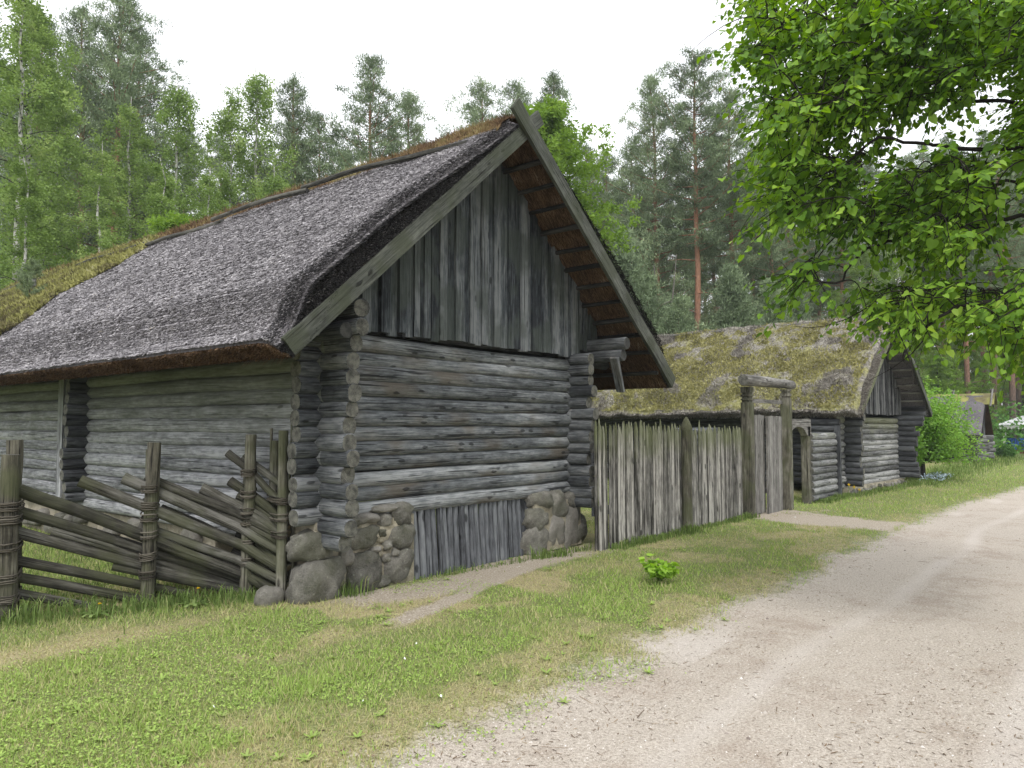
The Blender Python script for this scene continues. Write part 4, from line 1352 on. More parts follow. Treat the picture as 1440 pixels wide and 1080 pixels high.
rails = [by_slope(*q) for q in (
    (S1 + .05, S3 + .35, S1 + .05, 1.09, S2, .62, .055), (S1 - 1.2, S3 + .1, S1, .93, S2, .49, .052), (S1 - 1.5, S2 + .75, S1, .73, S2, .33, .052),
    (S1 - 1.7, S2 + .35, S1, .485, S2, .14, .05), (S1 - 1.8, S2 + .05, S1, .345, S2, .0, .048), (S1 - 1.9, S1 + .7, S1, .2, S1 + 1, -.12, .046), (S1 - 2, S1 + .25, S1, .06, S1 + 1, -.2, .045),
    (S1 + .5, S4 + .05, S1 + .5, 1.14, S2, .88, .052), (S1 + .86, S4 + .12, S1 + .86, 1.15, S3, .66, .05), (S2 - .04, S4 + .1, S2, 1.14, S3, .78, .046),
    (S2 + .45, S4 + .14, S2 + .45, 1.03, S3, .84, .05), (S2 + .70, S4 + .12, S2 + .7, 1.1, S3, 1.0, .046), (S2 + .66, S4 + .1, S2 + .66, 1.38, S3, 1.22, .038),
    (S3 - .06, S4 + .08, S3 - .06, 1.33, S4, 1.1, .036), (S3 - .1, S4 + .16, S3, .54, S4, .36, .045), (S3 - .15, S4 + .16, S3, .36, S4, .18, .045),
    (S2 - .1, S4 + .1, S2, .66, S3, .34, .046), (S2 + .3, S4 + .13, S2 + .3, .92, S3, .7, .04), (S2 + .1, S4 + .1, S2 + .1, .86, S3, .5, .04), (S2 + .35, S4 + .16, S2 + .35, .5, S3, .26, .04), (S2 - .3, S3 + .2, S2 - .3, .36, S3, .02, .042), (S1 + .3, S2 + .9, S1 + .3, .72, S2, .4, .042), (S3 - .12, S4 + .13, S3, .9, S4, .72, .036), (S3 - .2, S4 + .1, S3, .2, S4, .06, .042))]
for i, (a, b, c, d, r) in enumerate(rails):
    rail(a, b, c, d, r, (i * .37) % 1)


def binding(x, y, x2, y2, z, r):
    m = MB(); N = 30; loops = 3
    cx, cy = (x + x2) / 2, (y + y2) / 2
    dx, dy = x2 - x, y2 - y; L = math.hypot(dx, dy); dx /= L; dy /= L
    t = np.linspace(0, loops, N * loops)
    ph = t * 2 * PI
    ex = (L / 2 + r + .012); ey = r + .014
    c1 = np.cos(ph); s1 = np.sin(ph)
    se = lambda v: np.sign(v) * np.abs(v) ** .6
    px = se(c1) * ex; py = se(s1) * ey
    zz = z + (t - loops / 2) * .022 + .012 * np.sin(ph * .5 + z * 9) + rng.normal(0, .002, len(t))
    pts = np.stack([cx + dx * px - dy * py, cy + dy * px + dx * py, zz], 1)
    m.tube(pts, .0068, 5, rng.random(), 0, None, .2)
    pts2 = pts[10:50] + np.array([0, 0, -.016]) + rng.normal(0, .0015, (40, 3))
    m.tube(pts2, .0055, 5, rng.random())
    e = pts[0]; m.tube([e, e + np.array([-.04, -.05, -.02]), e + np.array([-.05, -.09, -.07])], [.008, .006, .003], 5)
    return m.build('binding', M['withe'], rfn, OF, smooth=True)


bz = [(.20, .38, .62, .86, .98), (.30, .46, .64, .80, .92, 1.08), (.36, .52, .72, .82, 1.0, 1.2), (.62, .78, .95)]
for (p, h, q, hq, r), zs in zip(pairs, bz):
    for z in zs: binding(p[0], p[1], q[0], q[1], z, r)
g = MB(); rock(g, (0, 0, .06), (.12, .08, .11), rough=.25)
tag(g.build('stone', M['stone_pale'], loc=(3.93, 6.08, 0), smooth=True), 'small pale angular stone leaning at the foot of the last fence posts', 'stone')


# ------------------------------------------------------------------ sprout, dandelions
HEART = np.array([(0, .08, 0), (.3, -.05, .05), (.5, .22, .10), (.4, .58, .07), (0, 1.05, -.06), (-.4, .58, .07), (-.5, .22, .10), (-.3, -.05, .05)])


def leaves(mb, c, tip, nrm, size, rnd, shape=HEART, mat=0):
    """heart-shaped leaves: stalk point c, tip direction, face normal"""
    n = len(c)
    tip = tip / (np.linalg.norm(tip, axis=1)[:, None] + 1e-9)
    x = np.cross(tip, nrm); x /= np.linalg.norm(x, axis=1)[:, None] + 1e-9
    z = np.cross(x, tip)
    fold = rng.uniform(-.3, 2.2, (n, 1, 1))
    s = np.asarray(size).reshape(-1, 1, 1)
    v = c[:, None] + s * (x[:, None] * shape[None, :, 0:1] + tip[:, None] * shape[None, :, 1:2] + z[:, None] * shape[None, :, 2:3] * fold)
    k = np.arange(n)[:, None] * 8
    mb.add(v.reshape(-1, 3), [(k + np.array([[0, 1, 2, 3, 4]]), mat), (k + np.array([[0, 4, 5, 6, 7]]), mat)], None, np.repeat(rnd, 8))


def sprout(loc, R_, H, n, label):
    e = empty('leafy_shoot', loc, label, 'plant')
    m = MB(); st = MB()
    for i in range(26):
        t = rng.uniform(0, 6.28); l = rng.uniform(.3, 1) * R_
        p = np.array([math.cos(t) * l, math.sin(t) * l, H * rng.uniform(.5, 1.05) * (1 - .3 * l / R_)])
        st.tube([(0, 0, -.01), p * .5 + np.array([0, 0, .06]), p], [.004, .003, .0015], 5)
        for f in np.linspace(.35, 1, max(3, n // 26)):
            q = p * f + np.array([0, 0, .05 * (1 - f)])
            leaves(m, np.array([q]), np.array([[math.cos(t) + rng.normal(0, .6), math.sin(t) + rng.normal(0, .6), rng.normal(-.1, .3)]]), np.array([[rng.normal(0, .4), rng.normal(0, .4), 1]]), rng.uniform(.05, .09), rng.random(1) * .5 + .5)
    st.build('stem', M['tallgrass'], e); m.build('foliage', M['sprout'], e)
    return e


sprout((7.0, 3.73, 0), .21, .33, 300, 'small bright green leafy shoot growing alone in the lawn')


def dandelion(x, y, h, label, fl=True):
    e = empty('dandelion', (x, y, 0), label, 'flower')
    m = MB()
    for i in range(9):
        t = i * .7 + rng.normal(0, .2); l = rng.uniform(.1, .17)
        d = np.array([math.cos(t), math.sin(t), 0]); s_ = np.array([-d[1], d[0], 0])
        ts = np.linspace(0, 1, 6); w = .004 + .016 * np.sin(ts * PI * .85) * (.7 + .5 * (np.arange(6) % 2))
        c = np.outer(ts, d) * l + np.array([0, 0, 1]) * (np.sin(ts * 2.2) * .06)[:, None]
        v = np.stack([c - s_ * w[:, None], c + s_ * w[:, None]], 1).reshape(-1, 3)
        q = np.arange(5)[:, None] * 2
        m.add(v, q + np.array([[0, 1, 3, 2]]), None, rng.random())
    m.build('leaf', M['tallgrass'], e)
    m = MB(); m.tube([(0, 0, 0), (.01, .005, h * .5), (.03, .0, h)], .0022, 6, .8); m.build('stem', M['tallgrass'], e)
    m = MB()
    n = 60; t = rng.uniform(0, 2 * PI, n); l = rng.uniform(.4, 1, n)
    dv = np.stack([np.cos(t) * l, np.sin(t) * l, 1.1 - l * .9], 1) * .022
    m.tris(np.tile([[.03, 0, h]], (n, 1)), dv, np.stack([-np.sin(t), np.cos(t), 0 * t], 1) * .0035, rng.random(n)); m.build('flower', M['petal'], e)


dandelion(2.72, 6.80, .12, 'yellow dandelion in the grass between the first two posts of the slanting fence')
dandelion(3.44, 6.50, .17, 'yellow dandelion on a long stalk between the second and third slanting fence posts')
for i in range(3):
    e = empty('yellow_flower', (17.9 + .25 * i, 4.75 - .05 * i, 0), ('leftmost', 'middle', 'rightmost')[i] + ' of the small yellow wildflowers by the mossy barn corner', 'flower', 'yellow wildflowers by the mossy barn')
    m = MB(); m.tube([(0, 0, 0), (.01, 0, .2), (.02, 0, .3 - .07 * i)], .005, 5, .7); m.build('stem', M['tallgrass'], e)
    m = MB(); n = 70; needles(m, np.tile([[.02, 0, .3 - .07 * i]], (n, 1)) + rng.normal(0, .03, (n, 3)) * .4, n, .018, .006)
    m.build('flower', M['petal'], e)
mb = MB()
pts = [(1.75, 5.35), (3.6, 3.9), (3.25, 3.2), (2.9, 3.5), (3.75, 3.0), (2.3, 4.1), (3.9, 4.1), (3.95, 3.95)]
for x, y in pts:
    t = rng.uniform(0, 6); l = .008
    mb.quads(np.array([[x, y, .028]]), np.array([[math.cos(t) * l * .7, math.sin(t) * l * .7, .004]]), np.array([[-math.sin(t) * .005, math.cos(t) * .007, .004]]), np.array([.9]))
tag(mb.build('white_petals', M['white_petal']), 'tiny white petals fallen here and there on the lawn', kind='stuff')
mb = MB()
n = 260
c = np.stack([rng.uniform(24.2, 26.5, n), rng.uniform(3.9, 4.5, n), rng.uniform(.05, .2, n)], 1)
needles(mb, c, n, .06, .02)
M['blue'] = stems('pale_blue_petals', [(0, (.35, .45, .55)), (1, (.6, .7, .8))], nv=0)
tag(mb.build('forget_me_nots', M['blue']), 'patch of pale blue forget-me-nots in the grass by the round bush', 'flowers', kind='stuff')


# ------------------------------------------------------------------ far buildings
sh = empty('small_thatched_shed', (38.0, 4.7, 0), 'distant small log shed with crossed ridge poles behind the round bush', 'shed', rz=R(-1))
RF3 = Roof((-.7, 1.15), (2.5, 1.15), (.9, 2.75), -.3, 7)
m = MB(); z3 = .15 + .15 * np.arange(7); log_wall_a(m, 0, 1.9, .08, z3, .085, .35, .3, seg=8, step=.6); log_wall_b(m, .1, 0, 5, z3 + .07, .085, .35, seg=8, step=.8)
log_wall_b(m, 1.8, 0, 5, z3 + .07, .085, .35, seg=8, step=.8); log_wall_a(m, -.2, .1, 2.2, z3, .085, .3, .3, seg=8)
m.build('log_wall', [M['log_pale'], M['end']], sh, smooth=True)
gable_boards(RF3, -.02, .0, 1.8, 1.1, .1, 'board2', sh, (0, 0, 0))
roof_shell(RF3, 0, .1, lambda s_, b: .3 + 0 * s_ + 0 * b, lump=.05, mats=[M['thatch'], M['thatch_black'], M['soffit'], M['thatch']], name='thatch_slope', parent=sh, db=.3)
roof_shell(RF3, 1, .1, lambda s_, b: .3 + 0 * s_ + 0 * b, lump=.05, mats=[M['thatch'], M['thatch_black'], M['soffit'], M['thatch']], name='thatch_slope', parent=sh, db=.3)
ridge_cap(RF3, .25, -.6, 5.9, .5, .5, [M['moss_yel']], sh, (0, 0, 0), bulge=.08, n=3000)
for i in range(5):
    b = -.5 + i * 1.5
    m = MB()
    for k in (0, 1):
        F, d, nn, ln = RF3.side(k)
        m.log(RF3.pt(k, ln - .8, .40, b + .08 * k), RF3.pt(k, ln + .35, .36, b + .08 * k), .04, seg=6)
    m.build('ridge_pole', [M['gate'], M['end']], sh, smooth=True)
M['blue_paint'] = (lambda m: (m.col((.03, .11, .42)), m.m)[1])(NT('blue_paint', .5, .4))
M['white_paint'] = (lambda m: (m.col((.78, .78, .76)), m.m)[1])(NT('white_paint', .6, .3))
M['red_paint'] = (lambda m: (m.col((.14, .03, .03)), m.m)[1])(NT('dark_red_paint', .6, .3))
M['tin'] = (lambda m: (m.col(m.ramp(m.noise(m.obj(), 3, 3), [(.3, (.4, .41, .42)), (.7, (.62, .63, .63))])), m.m)[1])(NT('tin_roof', .45, .5))
kx, ky = P2(1474, 44)
ks = empty('pavilion', (kx, ky, 0), 'blue railed pavilion with white posts and a grey tin roof at the right edge', 'pavilion', rz=R(-10))
m = MB(); hw = 2.1
apex = (0, 0, 2.75)
cor = [(-hw, -hw, 1.65), (hw, -hw, 1.65), (hw, hw, 1.65), (-hw, hw, 1.65)]
for i in range(4):
    p, q = np.array(cor[i]), np.array(cor[(i + 1) % 4]); ap = np.array(apex); nr = 14
    for j in range(nr):
        a0 = p + (q - p) * j / nr; a1 = p + (q - p) * (j + .86) / nr; a2 = p + (q - p) * (j + 1) / nr; up = np.array([0, 0, .05])
        m.add([a0, a1, ap], [([[0, 1, 2]], 0)]); m.add([a1, a1 + up, a2 + up, a2, ap], [([[0, 1, 4]], 0), ([[1, 2, 4]], 0), ([[2, 3, 4]], 0)])
m.build('roof', M['tin'], ks)
m = MB()
for i in range(4):
    p, q = np.array(cor[i]), np.array(cor[(i + 1) % 4]); c = (p + q) / 2 * np.array([.96, .96, 1])
    L = 2 * hw * .96
    rz = 0 if i % 2 == 0 else PI / 2
    m.box((c[0], c[1], 1.58), (L, .03, .12), rotz=rz)
    for j in range(22):
        f = (j + .5) / 22; x = (p + (q - p) * f) * np.array([.96, .96, 1])
        m.add([x + np.array([0, 0, -.12]) + (q - p) / 44, x + np.array([0, 0, -.12]) - (q - p) / 44, x + np.array([0, 0, -.24])], [([[0, 1, 2]], 0)])
m.build('fretwork_trim', M['white_paint'], ks)
for x in (-1.8, 0, 1.8):
    for y in (-1.8, 1.8):
        m = MB(); m.tube([(x, y, 0), (x, y, .8), (x, y, 1.6)], [.09, .08, .08], 10); m.build('pillar', M['white_paint'], ks, smooth=True)
for x, y in ((-1.8, 0), (1.8, 0)):
    m = MB(); m.tube([(x, y, 0), (x, y, 1.6)], [.09, .08], 10); m.build('pillar', M['white_paint'], ks, smooth=True)
m = MB()
for i in range(4):
    p, q = np.array(cor[i]) * .85, np.array(cor[(i + 1) % 4]) * .85
    for j in range(24):
        x = p + (q - p) * (j + .5) / 24
        m.box((x[0], x[1], .5), (.1, .1, .6))
    c = (p + q) / 2; m.box((c[0], c[1], .84), (3.6, .08, .08), rotz=0 if i % 2 == 0 else PI / 2)
m.build('railing', M['blue_paint'], ks)
m = MB(); m.box((0, 0, .1), (3.9, 3.9, .22)); m.build('floor_deck', M['red_paint'], ks)
# post-and-rail stub behind the mossy barn
pr = empty('rail_fence', (24.5, 5.3, 0), 'low rail fence running from the mossy barn corner into the round bush', 'fence')
m = MB()
for z in (.45, .85, 1.05): m.log((23.2, 5.2, z), (27.5, 5.0, z - .1), .04, seg=8)
m.build('rail', [M['rail'], M['railend']], pr, (24.5, 5.3, 0), smooth=True)
for q in (24.8, 27.2):
    m = MB(); m.log((q, 5.15, -.05), (q, 5.15, 1.2), .06); m.build('post', [M['rail'], M['railend']], pr, (24.5, 5.3, 0), smooth=True)


# ------------------------------------------------------------------ trees
def randu(n):
    o = rng.normal(0, 1, (n, 3)); return o / np.linalg.norm(o, axis=1)[:, None]


def leaf_quads(mb, c, size, rnd, flat=.4, mat=0):
    n = len(c); d = randu(n); d[:, 2] *= flat + .3; s_ = np.cross(d, randu(n) + np.array([0, 0, .8]))
    s_ /= np.linalg.norm(s_, axis=1)[:, None] + 1e-9
    d /= np.linalg.norm(d, axis=1)[:, None]
    L = size * rng.uniform(.6, 1.2, n)
    v = np.stack([c - d * L[:, None], c + s_ * (L * .55)[:, None], c + d * L[:, None], c - s_ * (L * .55)[:, None]], 1).reshape(-1, 3)
    mb.add(v, np.arange(4 * n).reshape(n, 4), None, np.repeat(rnd, 4), mat)


def pine(H, cb, cr, label, seed=1, dead=14, dens=1.0, lean=0.):
    e = empty('pine_tree', (0, 0, 0), label, 'tree')
    z = np.linspace(-.1, H, 16); wx = np.cumsum(rng.normal(0, .035, 16)) * 1.2 + lean * (z / H) ** 2; wy = np.cumsum(rng.normal(0, .035, 16)) * 1.2
    pts = np.stack([wx, wy, z], 1); r0 = .0095 * H
    tr = MB(); tr.tube(pts, r0 * (1 - z / H) ** .8 + .02, 10, .3, 0, None, .08)
    cr_ = MB()
    at = lambda zz: np.array([np.interp(zz, z, wx), np.interp(zz, z, wy), zz])
    for i in range(dead):
        zz = rng.uniform(H * .15, cb * H); t = rng.uniform(0, 6.28); l = rng.uniform(.4, 1.6)
        p = at(zz); d = np.array([math.cos(t), math.sin(t), rng.uniform(-.2, .3)])
        tr.tube([p, p + d * l * .5, p + d * l + np.array([0, 0, -.1])], [.03, .02, .006], 4, .5)
    nb = int(78 * dens * (1 - cb) * 1.6)
    cs_, ds_ = [], []
    for i in range(nb):
        f = (i + rng.random()) / nb; zz = H * (cb + (1 - cb) * f)
        t = i * 2.4 + rng.normal(0, .4)
        prof = (math.sin(min(1, f * 1.6 + .25) * PI * .5)) * (1 - f) ** .72 + .05
        l = cr * prof * rng.uniform(.55, 1.25)
        p = at(zz); el = rng.uniform(-.12, .25) + .5 * f
        d = np.array([math.cos(t) * math.cos(el), math.sin(t) * math.cos(el), math.sin(el)])
        k = np.linspace(0, 1, 5)
        bp = p + np.outer(k, d) * l + np.outer(k ** 2, [0, 0, .18 * l])
        tr.tube(bp, .035 * (1 - k * .8) * (l / cr + .3), 4, .6)
        nt_ = max(3, int(7.5 * dens * l / cr * 2.2))
        kk = rng.uniform(.3, 1.05, nt_); off = rng.normal(0, .17, (nt_, 3)) * l * np.array([1, 1, .45]) * (kk[:, None])
        c = p + kk[:, None] * d * l + np.outer(kk ** 2, [0, 0, .18 * l]) + off
        cs_.append(c); ds_.append(np.tile(d, (nt_, 1)))
    c = np.concatenate(cs_); d = np.concatenate(ds_)
    tone = rng.random(len(c))
    per = 46
    cc = np.repeat(c, per, 0) + rng.normal(0, .15, (len(c) * per, 3)) * np.array([1, 1, .6]); dd = np.repeat(d, per, 0)
    needles(cr_, cc, len(cc), .2, .02, dirs=dd * .7, up=.7, rnd=np.clip(np.repeat(tone, per) * .6 + rng.random(len(cc)) * .4, 0, 1))
    tr.build('trunk', M['bark_pine'], e, smooth=True); cr_.build('crown', M['needle'], e)
    return e


def birch(H, cr, label, cb=.2, n=9000, leaf=.055, mat='birch_leaf', bk='bark_birch', name='birch_tree', droop=.5, r=.009):
    e = empty(name, (0, 0, 0), label, 'tree')
    z = np.linspace(-.1, H, 14); wx = np.cumsum(rng.normal(0, .07, 14)); wy = np.cumsum(rng.normal(0, .07, 14))
    tr = MB(); tr.tube(np.stack([wx, wy, z], 1), H * r * (1 - z / H) ** .9 + .012, 9, .4, 0, None, .05)
    at = lambda zz: np.array([np.interp(zz, z, wx), np.interp(zz, z, wy), zz])
    cs_ = []
    nb = 46
    for i in range(nb):
        f = (i + rng.random()) / nb; zz = H * (cb + (1 - cb) * f * .97); t = i * 2.4 + rng.normal(0, .5)
        l = cr * (math.sin((f * .8 + .2) * PI) ** .7 * .9 + .15) * rng.uniform(.5, 1.15) * (1 - .35 * f)
        el = rng.uniform(.35, 1.0)
        d = np.array([math.cos(t) * math.cos(el), math.sin(t) * math.cos(el), math.sin(el)])
        k = np.linspace(0, 1, 6); p = at(zz)
        bp = p + np.outer(k, d) * l - np.outer(k ** 2.2, [0, 0, droop * l])
        tr.tube(bp, .017 * (1 - k * .9) * (l / cr + .3), 5, .4 + .3 * (i % 2), 1)
        m_ = int(n / nb / 9)
        for j in range(max(4, m_ // 4)):
            kk = rng.uniform(.25, 1.05); q = p + kk * d * l - np.array([0, 0, droop * l * kk ** 2.2]) + rng.normal(0, .14 * l + .08, 3) * np.array([1, 1, .5])
            hang = rng.uniform(.2, .8) * droop + .12
            nn_ = 60
            s_ = rng.random(nn_)
            cs_.append(q + np.stack([rng.normal(0, .11, nn_), rng.normal(0, .11, nn_), -s_ * hang + rng.normal(0, .06, nn_)], 1))
    c = np.concatenate(cs_)
    m = MB(); tone = np.repeat(rng.random(len(c) // 60), 60)
    leaf_quads(m, c, leaf, np.clip(.55 * tone + .45 * rng.random(len(c)), 0, 1))
    tr.build('trunk', [M[bk], M['bark_dark']], e, smooth=True); m.build('crown', M[mat], e)
    return e


T = {}
T['p1'] = pine(19, .5, 3.9, 'tallest tree', dens=1.25)
T['p2'] = pine(18, .28, 3.6, 'x', dens=1.2)
T['p3'] = pine(17, .2, 4.2, 'x', dens=1.2, dead=6)
T['p4'] = pine(20, .5, 2.8, 'x', dens=1.2, dead=20)
T['p5'] = pine(7, .03, 2.0, 'x', dens=1.0, dead=0)
T['b1'] = birch(15, 2.7, 'x', n=12000)
T['b2'] = birch(13, 2.3, 'x', cb=.12, n=11000)
T['b3'] = birch(14, 3.2, 'x', cb=.3, n=12000, droop=.7)
T['m2'] = birch(10, 2.9, 'x', cb=.3, n=24000, leaf=.06, mat='maple_leaf', bk='bark_dark', name='maple_tree', droop=.1, r=.012)
T['m1'] = birch(10, 3.2, 'x', cb=.06, n=22000, leaf=.065, mat='maple_leaf', bk='bark_dark', name='maple_tree', droop=.15, r=.012)
used = set()


def plant(k, u, d, top, label, group=None, rz=None, zmin=None):
    """tree of kind k at plan position (u, d); top = picture height of its tip, giving its true height"""
    x, y = P2(u, d)
    Hn = 1.65 + (598 - top) / 1040 * d
    H0 = {'p1': 19, 'p2': 18, 'p3': 17, 'p4': 20, 'p5': 7, 'b1': 15, 'b2': 13, 'b3': 14, 'm1': 10, 'm2': 10}[k]
    sz = Hn / H0; sxy = sz ** .6
    rz = rng.uniform(0, 6.28) if rz is None else rz
    if k not in used:
        used.add(k); e = T[k]; e.location = (x, y, 0); e.rotation_euler.z = rz; e.scale = (sxy, sxy, sz); e['label'] = label
        if group: e['group'] = group
        else:
            pass
        return e
    return dup(T[k], (x, y, 0), rz, sxy, label, group, sz)


GB = 'birches behind the large barn'; GP = 'pines of the wood behind the farmstead'
plant('b1', 5, 25, -70, 'leafy birch cut by the left edge of the photo, nearest of the birches', GB)
plant('b2', 60, 29, 60, 'full crowned birch right of the birch at the left edge', GB)
plant('b1', 165, 31, 120, 'slim birch standing before the thin tall pine at upper left', GB)
plant('b3', 245, 31, 92, 'birch with pale stem whose tip pokes up between pine and drooping birch', GB)
plant('b2', 318, 33, 118, 'rounded birch just left of the birch with the drooping top', GB)
plant('b3', 345, 34, 72, 'birch with a drooping airy top against the white sky', GB)
plant('b3', 40, 27, -30, 'tall birch with its top cut by the upper frame edge near the left corner', GB)
plant('b1', 120, 26, 190, 'lower birch in front of the dark pine at upper left', GB)
plant('b2', 215, 25, 215, 'low birch above the mossy end of the barn roof', GB)
plant('b3', 385, 30, 225, 'low spreading birch right of the drooping topped birch', GB)
plant('b2', 20, 20, 215, 'young birch low down at the left edge', GB)
plant('b1', 285, 27, 225, 'low birch rising behind the barn ridge below the drooping birch', GB)
plant('b2', 430, 30, 262, 'lowest birch at the right end of the birch row', GB)
plant('m1', 238, 21, 292, 'small bright yellow green maple just over the barn ridge')
plant('m1', 318, 24, 312, 'tip of a yellow green maple behind the middle of the barn ridge')
plant('m2', 795, 24, 138, 'bright yellow green tree rising behind the barn gable peak')
pl = [('p4', 150, 35, -60, 'thin tall pine rising out of the frame above the birches'), ('p2', 100, 36, -5, 'dark pine left of the thin tall pine'),
      ('p3', 190, 40, 45, 'dark bushy pine right of the thin tall pine'), ('p2', 30, 42, 10, 'dark pine behind the birches at the left edge'),
      ('p2', 405, 38, 100, 'pine with orange stem between the birches and the double topped pines'), ('p3', 447, 42, 160, 'lower pine right of the orange stemmed pine'),
      ('p3', 523, 36, 78, 'pointed pine alone on the sky left of the barn peak'), ('p3', 566, 38, 132, 'shorter pine touching the pointed pine on its right'),
      ('p3', 672, 44, 108, 'left pine of the three tips over the ridge'), ('p3', 728, 46, 110, 'middle pine of the three tips over the ridge'),
      ('p2', 776, 44, 103, 'right pine of the three tips over the ridge'), ('p1', 985, 40, 66, 'tallest pine right of the barn with a bare orange trunk'),
      ('p2', 930, 42, 98, 'pine left beside the tallest orange trunked pine'), ('p1', 1035, 41, 120, 'pine right beside the tallest orange trunked pine'),
      ('p2', 1085, 44, 185, 'pine half hidden by the linden leaves'), ('p3', 850, 50, 215, 'pine between the bright green tree and the tall pines'),
      ('p3', 895, 46, 205, 'broad pine at the left foot of the tall pine group')]
for k, u, d, t, lb in pl: plant(k, u, d, t, lb, GP)
bgl = 'one of the many background pines deep in the wood'
for u, d, t, k in ((70, 52, 120, 'p2'), (250, 50, 180, 'p2'), (300, 48, 190, 'p3'), (355, 50, 200, 'p2'), (480, 50, 210, 'p3'), (610, 52, 215, 'p3'), (650, 52, 190, 'p2'),
                   (700, 55, 180, 'p2'), (820, 54, 200, 'p2'), (870, 52, 260, 'p1'), (915, 56, 250, 'p4'), (960, 54, 220, 'p2'), (1010, 55, 200, 'p4'), (1060, 52, 215, 'p1'),
                   (1110, 50, 205, 'p4'), (1150, 54, 225, 'p2'), (1190, 50, 235, 'p1'), (1235, 54, 215, 'p4'), (1275, 58, 240, 'p1'),
                   (1130, 60, 230, 'p3'), (1210, 62, 220, 'p2'), (140, 56, 130, 'p3'), (10, 58, 100, 'p3'), (-40, 46, 20, 'p2'), (200, 62, 190, 'p3'),
                   (420, 60, 220, 'p3'), (540, 62, 230, 'p3'), (760, 64, 230, 'p3'), (990, 66, 240, 'p3'), (1070, 68, 240, 'p3')):
    plant(k, u, d, t, bgl, 'background pines deep in the wood')
trl = 'one of the tall bare pine trunks in the wood at the right'
for u, d, t in ((1290, 60, 215), (1312, 66, 200), (1330, 58, 230), (1345, 70, 190), (1362, 50, 205), (1385, 62, 240), (1398, 55, 180), (1410, 68, 225), (1422, 48, 190), (1437, 60, 215), (1452, 52, 180), (1475, 58, 200),
                (1300, 80, 250), (1375, 82, 230), (1428, 85, 240), (1350, 90, 250), (1500, 60, 180), (1520, 50, 190)):
    plant('p1' if d % 4 == 0 else 'p4', u, d, t, trl, 'tall bare trunks in the wood at the right')
for i, (u, d, t) in enumerate(((905, 33, 395), (960, 31, 425), (1020, 34, 380), (1075, 36, 400), (870, 36, 330), (1130, 38, 405))):
    plant('p5', u, d, t, ('leftmost but one of the young bushy pines just above the mossy roof', 'lowest young pine above the left half of the mossy roof', 'young bushy pine below the bare orange trunk',
          'young pine above the middle of the mossy roof', 'leftmost young pine beside the big barn roof edge', 'rightmost young pine above the mossy roof')[i], 'young pines behind the mossy roof')
for i, (k, u, d, t) in enumerate((('b2', 1215, 42, 330), ('b1', 1262, 46, 300), ('m1', 1300, 50, 400), ('b2', 1340, 56, 380), ('b3', 1395, 66, 400), ('m1', 1365, 52, 470), ('m1', 1440, 60, 440), ('b1', 1180, 44, 400), ('m1', 1325, 46, 500))):
    plant(k, u, d, t, 'one of the light green broadleaf trees among the far trunks', 'broadleaf trees among the far trunks')

# bare dead stems among the pines
for i, (u, d, t, ln) in enumerate(((925, 34, 372, .5), (948, 35, 352, -.6))):
    x, y = P2(u, d); Hn = 1.65 + (598 - t) / 1040 * d
    m = MB(); z = np.linspace(0, Hn, 10)
    m.tube(np.stack([x + ln * np.sin(z * .4), y + 0 * z, z], 1), np.linspace(.07, .02, 10), 7, .4, 0, None, .1)
    for j in range(7):
        q = np.array([x, y, Hn * rng.uniform(.4, .95)]); t_ = rng.uniform(0, 6.28); l = rng.uniform(.5, 1.3)
        m.tube([q, q + np.array([math.cos(t_) * l * .5, math.sin(t_) * l * .5, .3]), q + np.array([math.cos(t_) * l, math.sin(t_) * l, .2])], [.03, .02, .006], 5)
    tag(m.build('dead_tree', M['dead'], smooth=True), ('pale bare dead stem before the pines, the straighter left one', 'pale bare dead stem with broken twigs, the right one')[i], 'dead tree')

# round bush by the mossy barn
bx, by = 25.0, 4.35
bx, by = 25.4, 4.6
bu = empty('round_bush', (bx, by, 0), 'round light green bush on a short dark stem beside the mossy barn', 'bush')
m = MB(); lf = MB()
for i in range(120):
    t = rng.uniform(0, 6.28); el = rng.uniform(.08, 1.5); l = rng.uniform(1.0, 1.8)
    d = np.array([math.cos(t) * math.cos(el), math.sin(t) * math.cos(el), math.sin(el) * 1.3])
    k = np.linspace(0, 1, 5); bp = np.array([0, 0, .55]) + np.outer(k, d) * l
    m.tube(bp, .018 * (1 - .8 * k), 5)
    n = 230; kk = rng.uniform(.3, 1.05, n)
    c = np.array([0, 0, .55]) + kk[:, None] * d * l + rng.normal(0, .15, (n, 3)) * kk[:, None]
    c[:, 2] = np.maximum(c[:, 2], .35)
    leaf_quads(lf, c, .05, np.clip(.5 * rng.random() + .5 * rng.random(n), 0, 1))
m.tube([(0, 0, -.05), (.03, 0, .3), (0, 0, .6)], [.085, .07, .06], 9); m.tube([(.05, .05, -.05), (.25, .05, .4), (.5, 0, .9)], [.05, .04, .02], 7)
m.build('trunk', M['bark_dark'], bu, smooth=True); lf.build('crown', M['bush_leaf'], bu)
bx, by = P2(1412, 36)
bu = empty('low_bush', (bx, by, 0), 'low dark green bush between the far shed and the pavilion', 'bush')
lf = MB(); n = 5000; c = randu(n) * np.array([.42, .42, .4]) * rng.uniform(.4, 1, (n, 1)) ** .5 + np.array([0, 0, .35]); c = c[c[:, 2] > .02]
leaf_quads(lf, c, .045, rng.random(len(c))); lf.build('foliage', M['under_leaf'], bu)
m = MB(); m.tube([(0, 0, 0), (0, 0, .7)], [.04, .02], 6); m.build('stem', M['bark_dark'], bu)

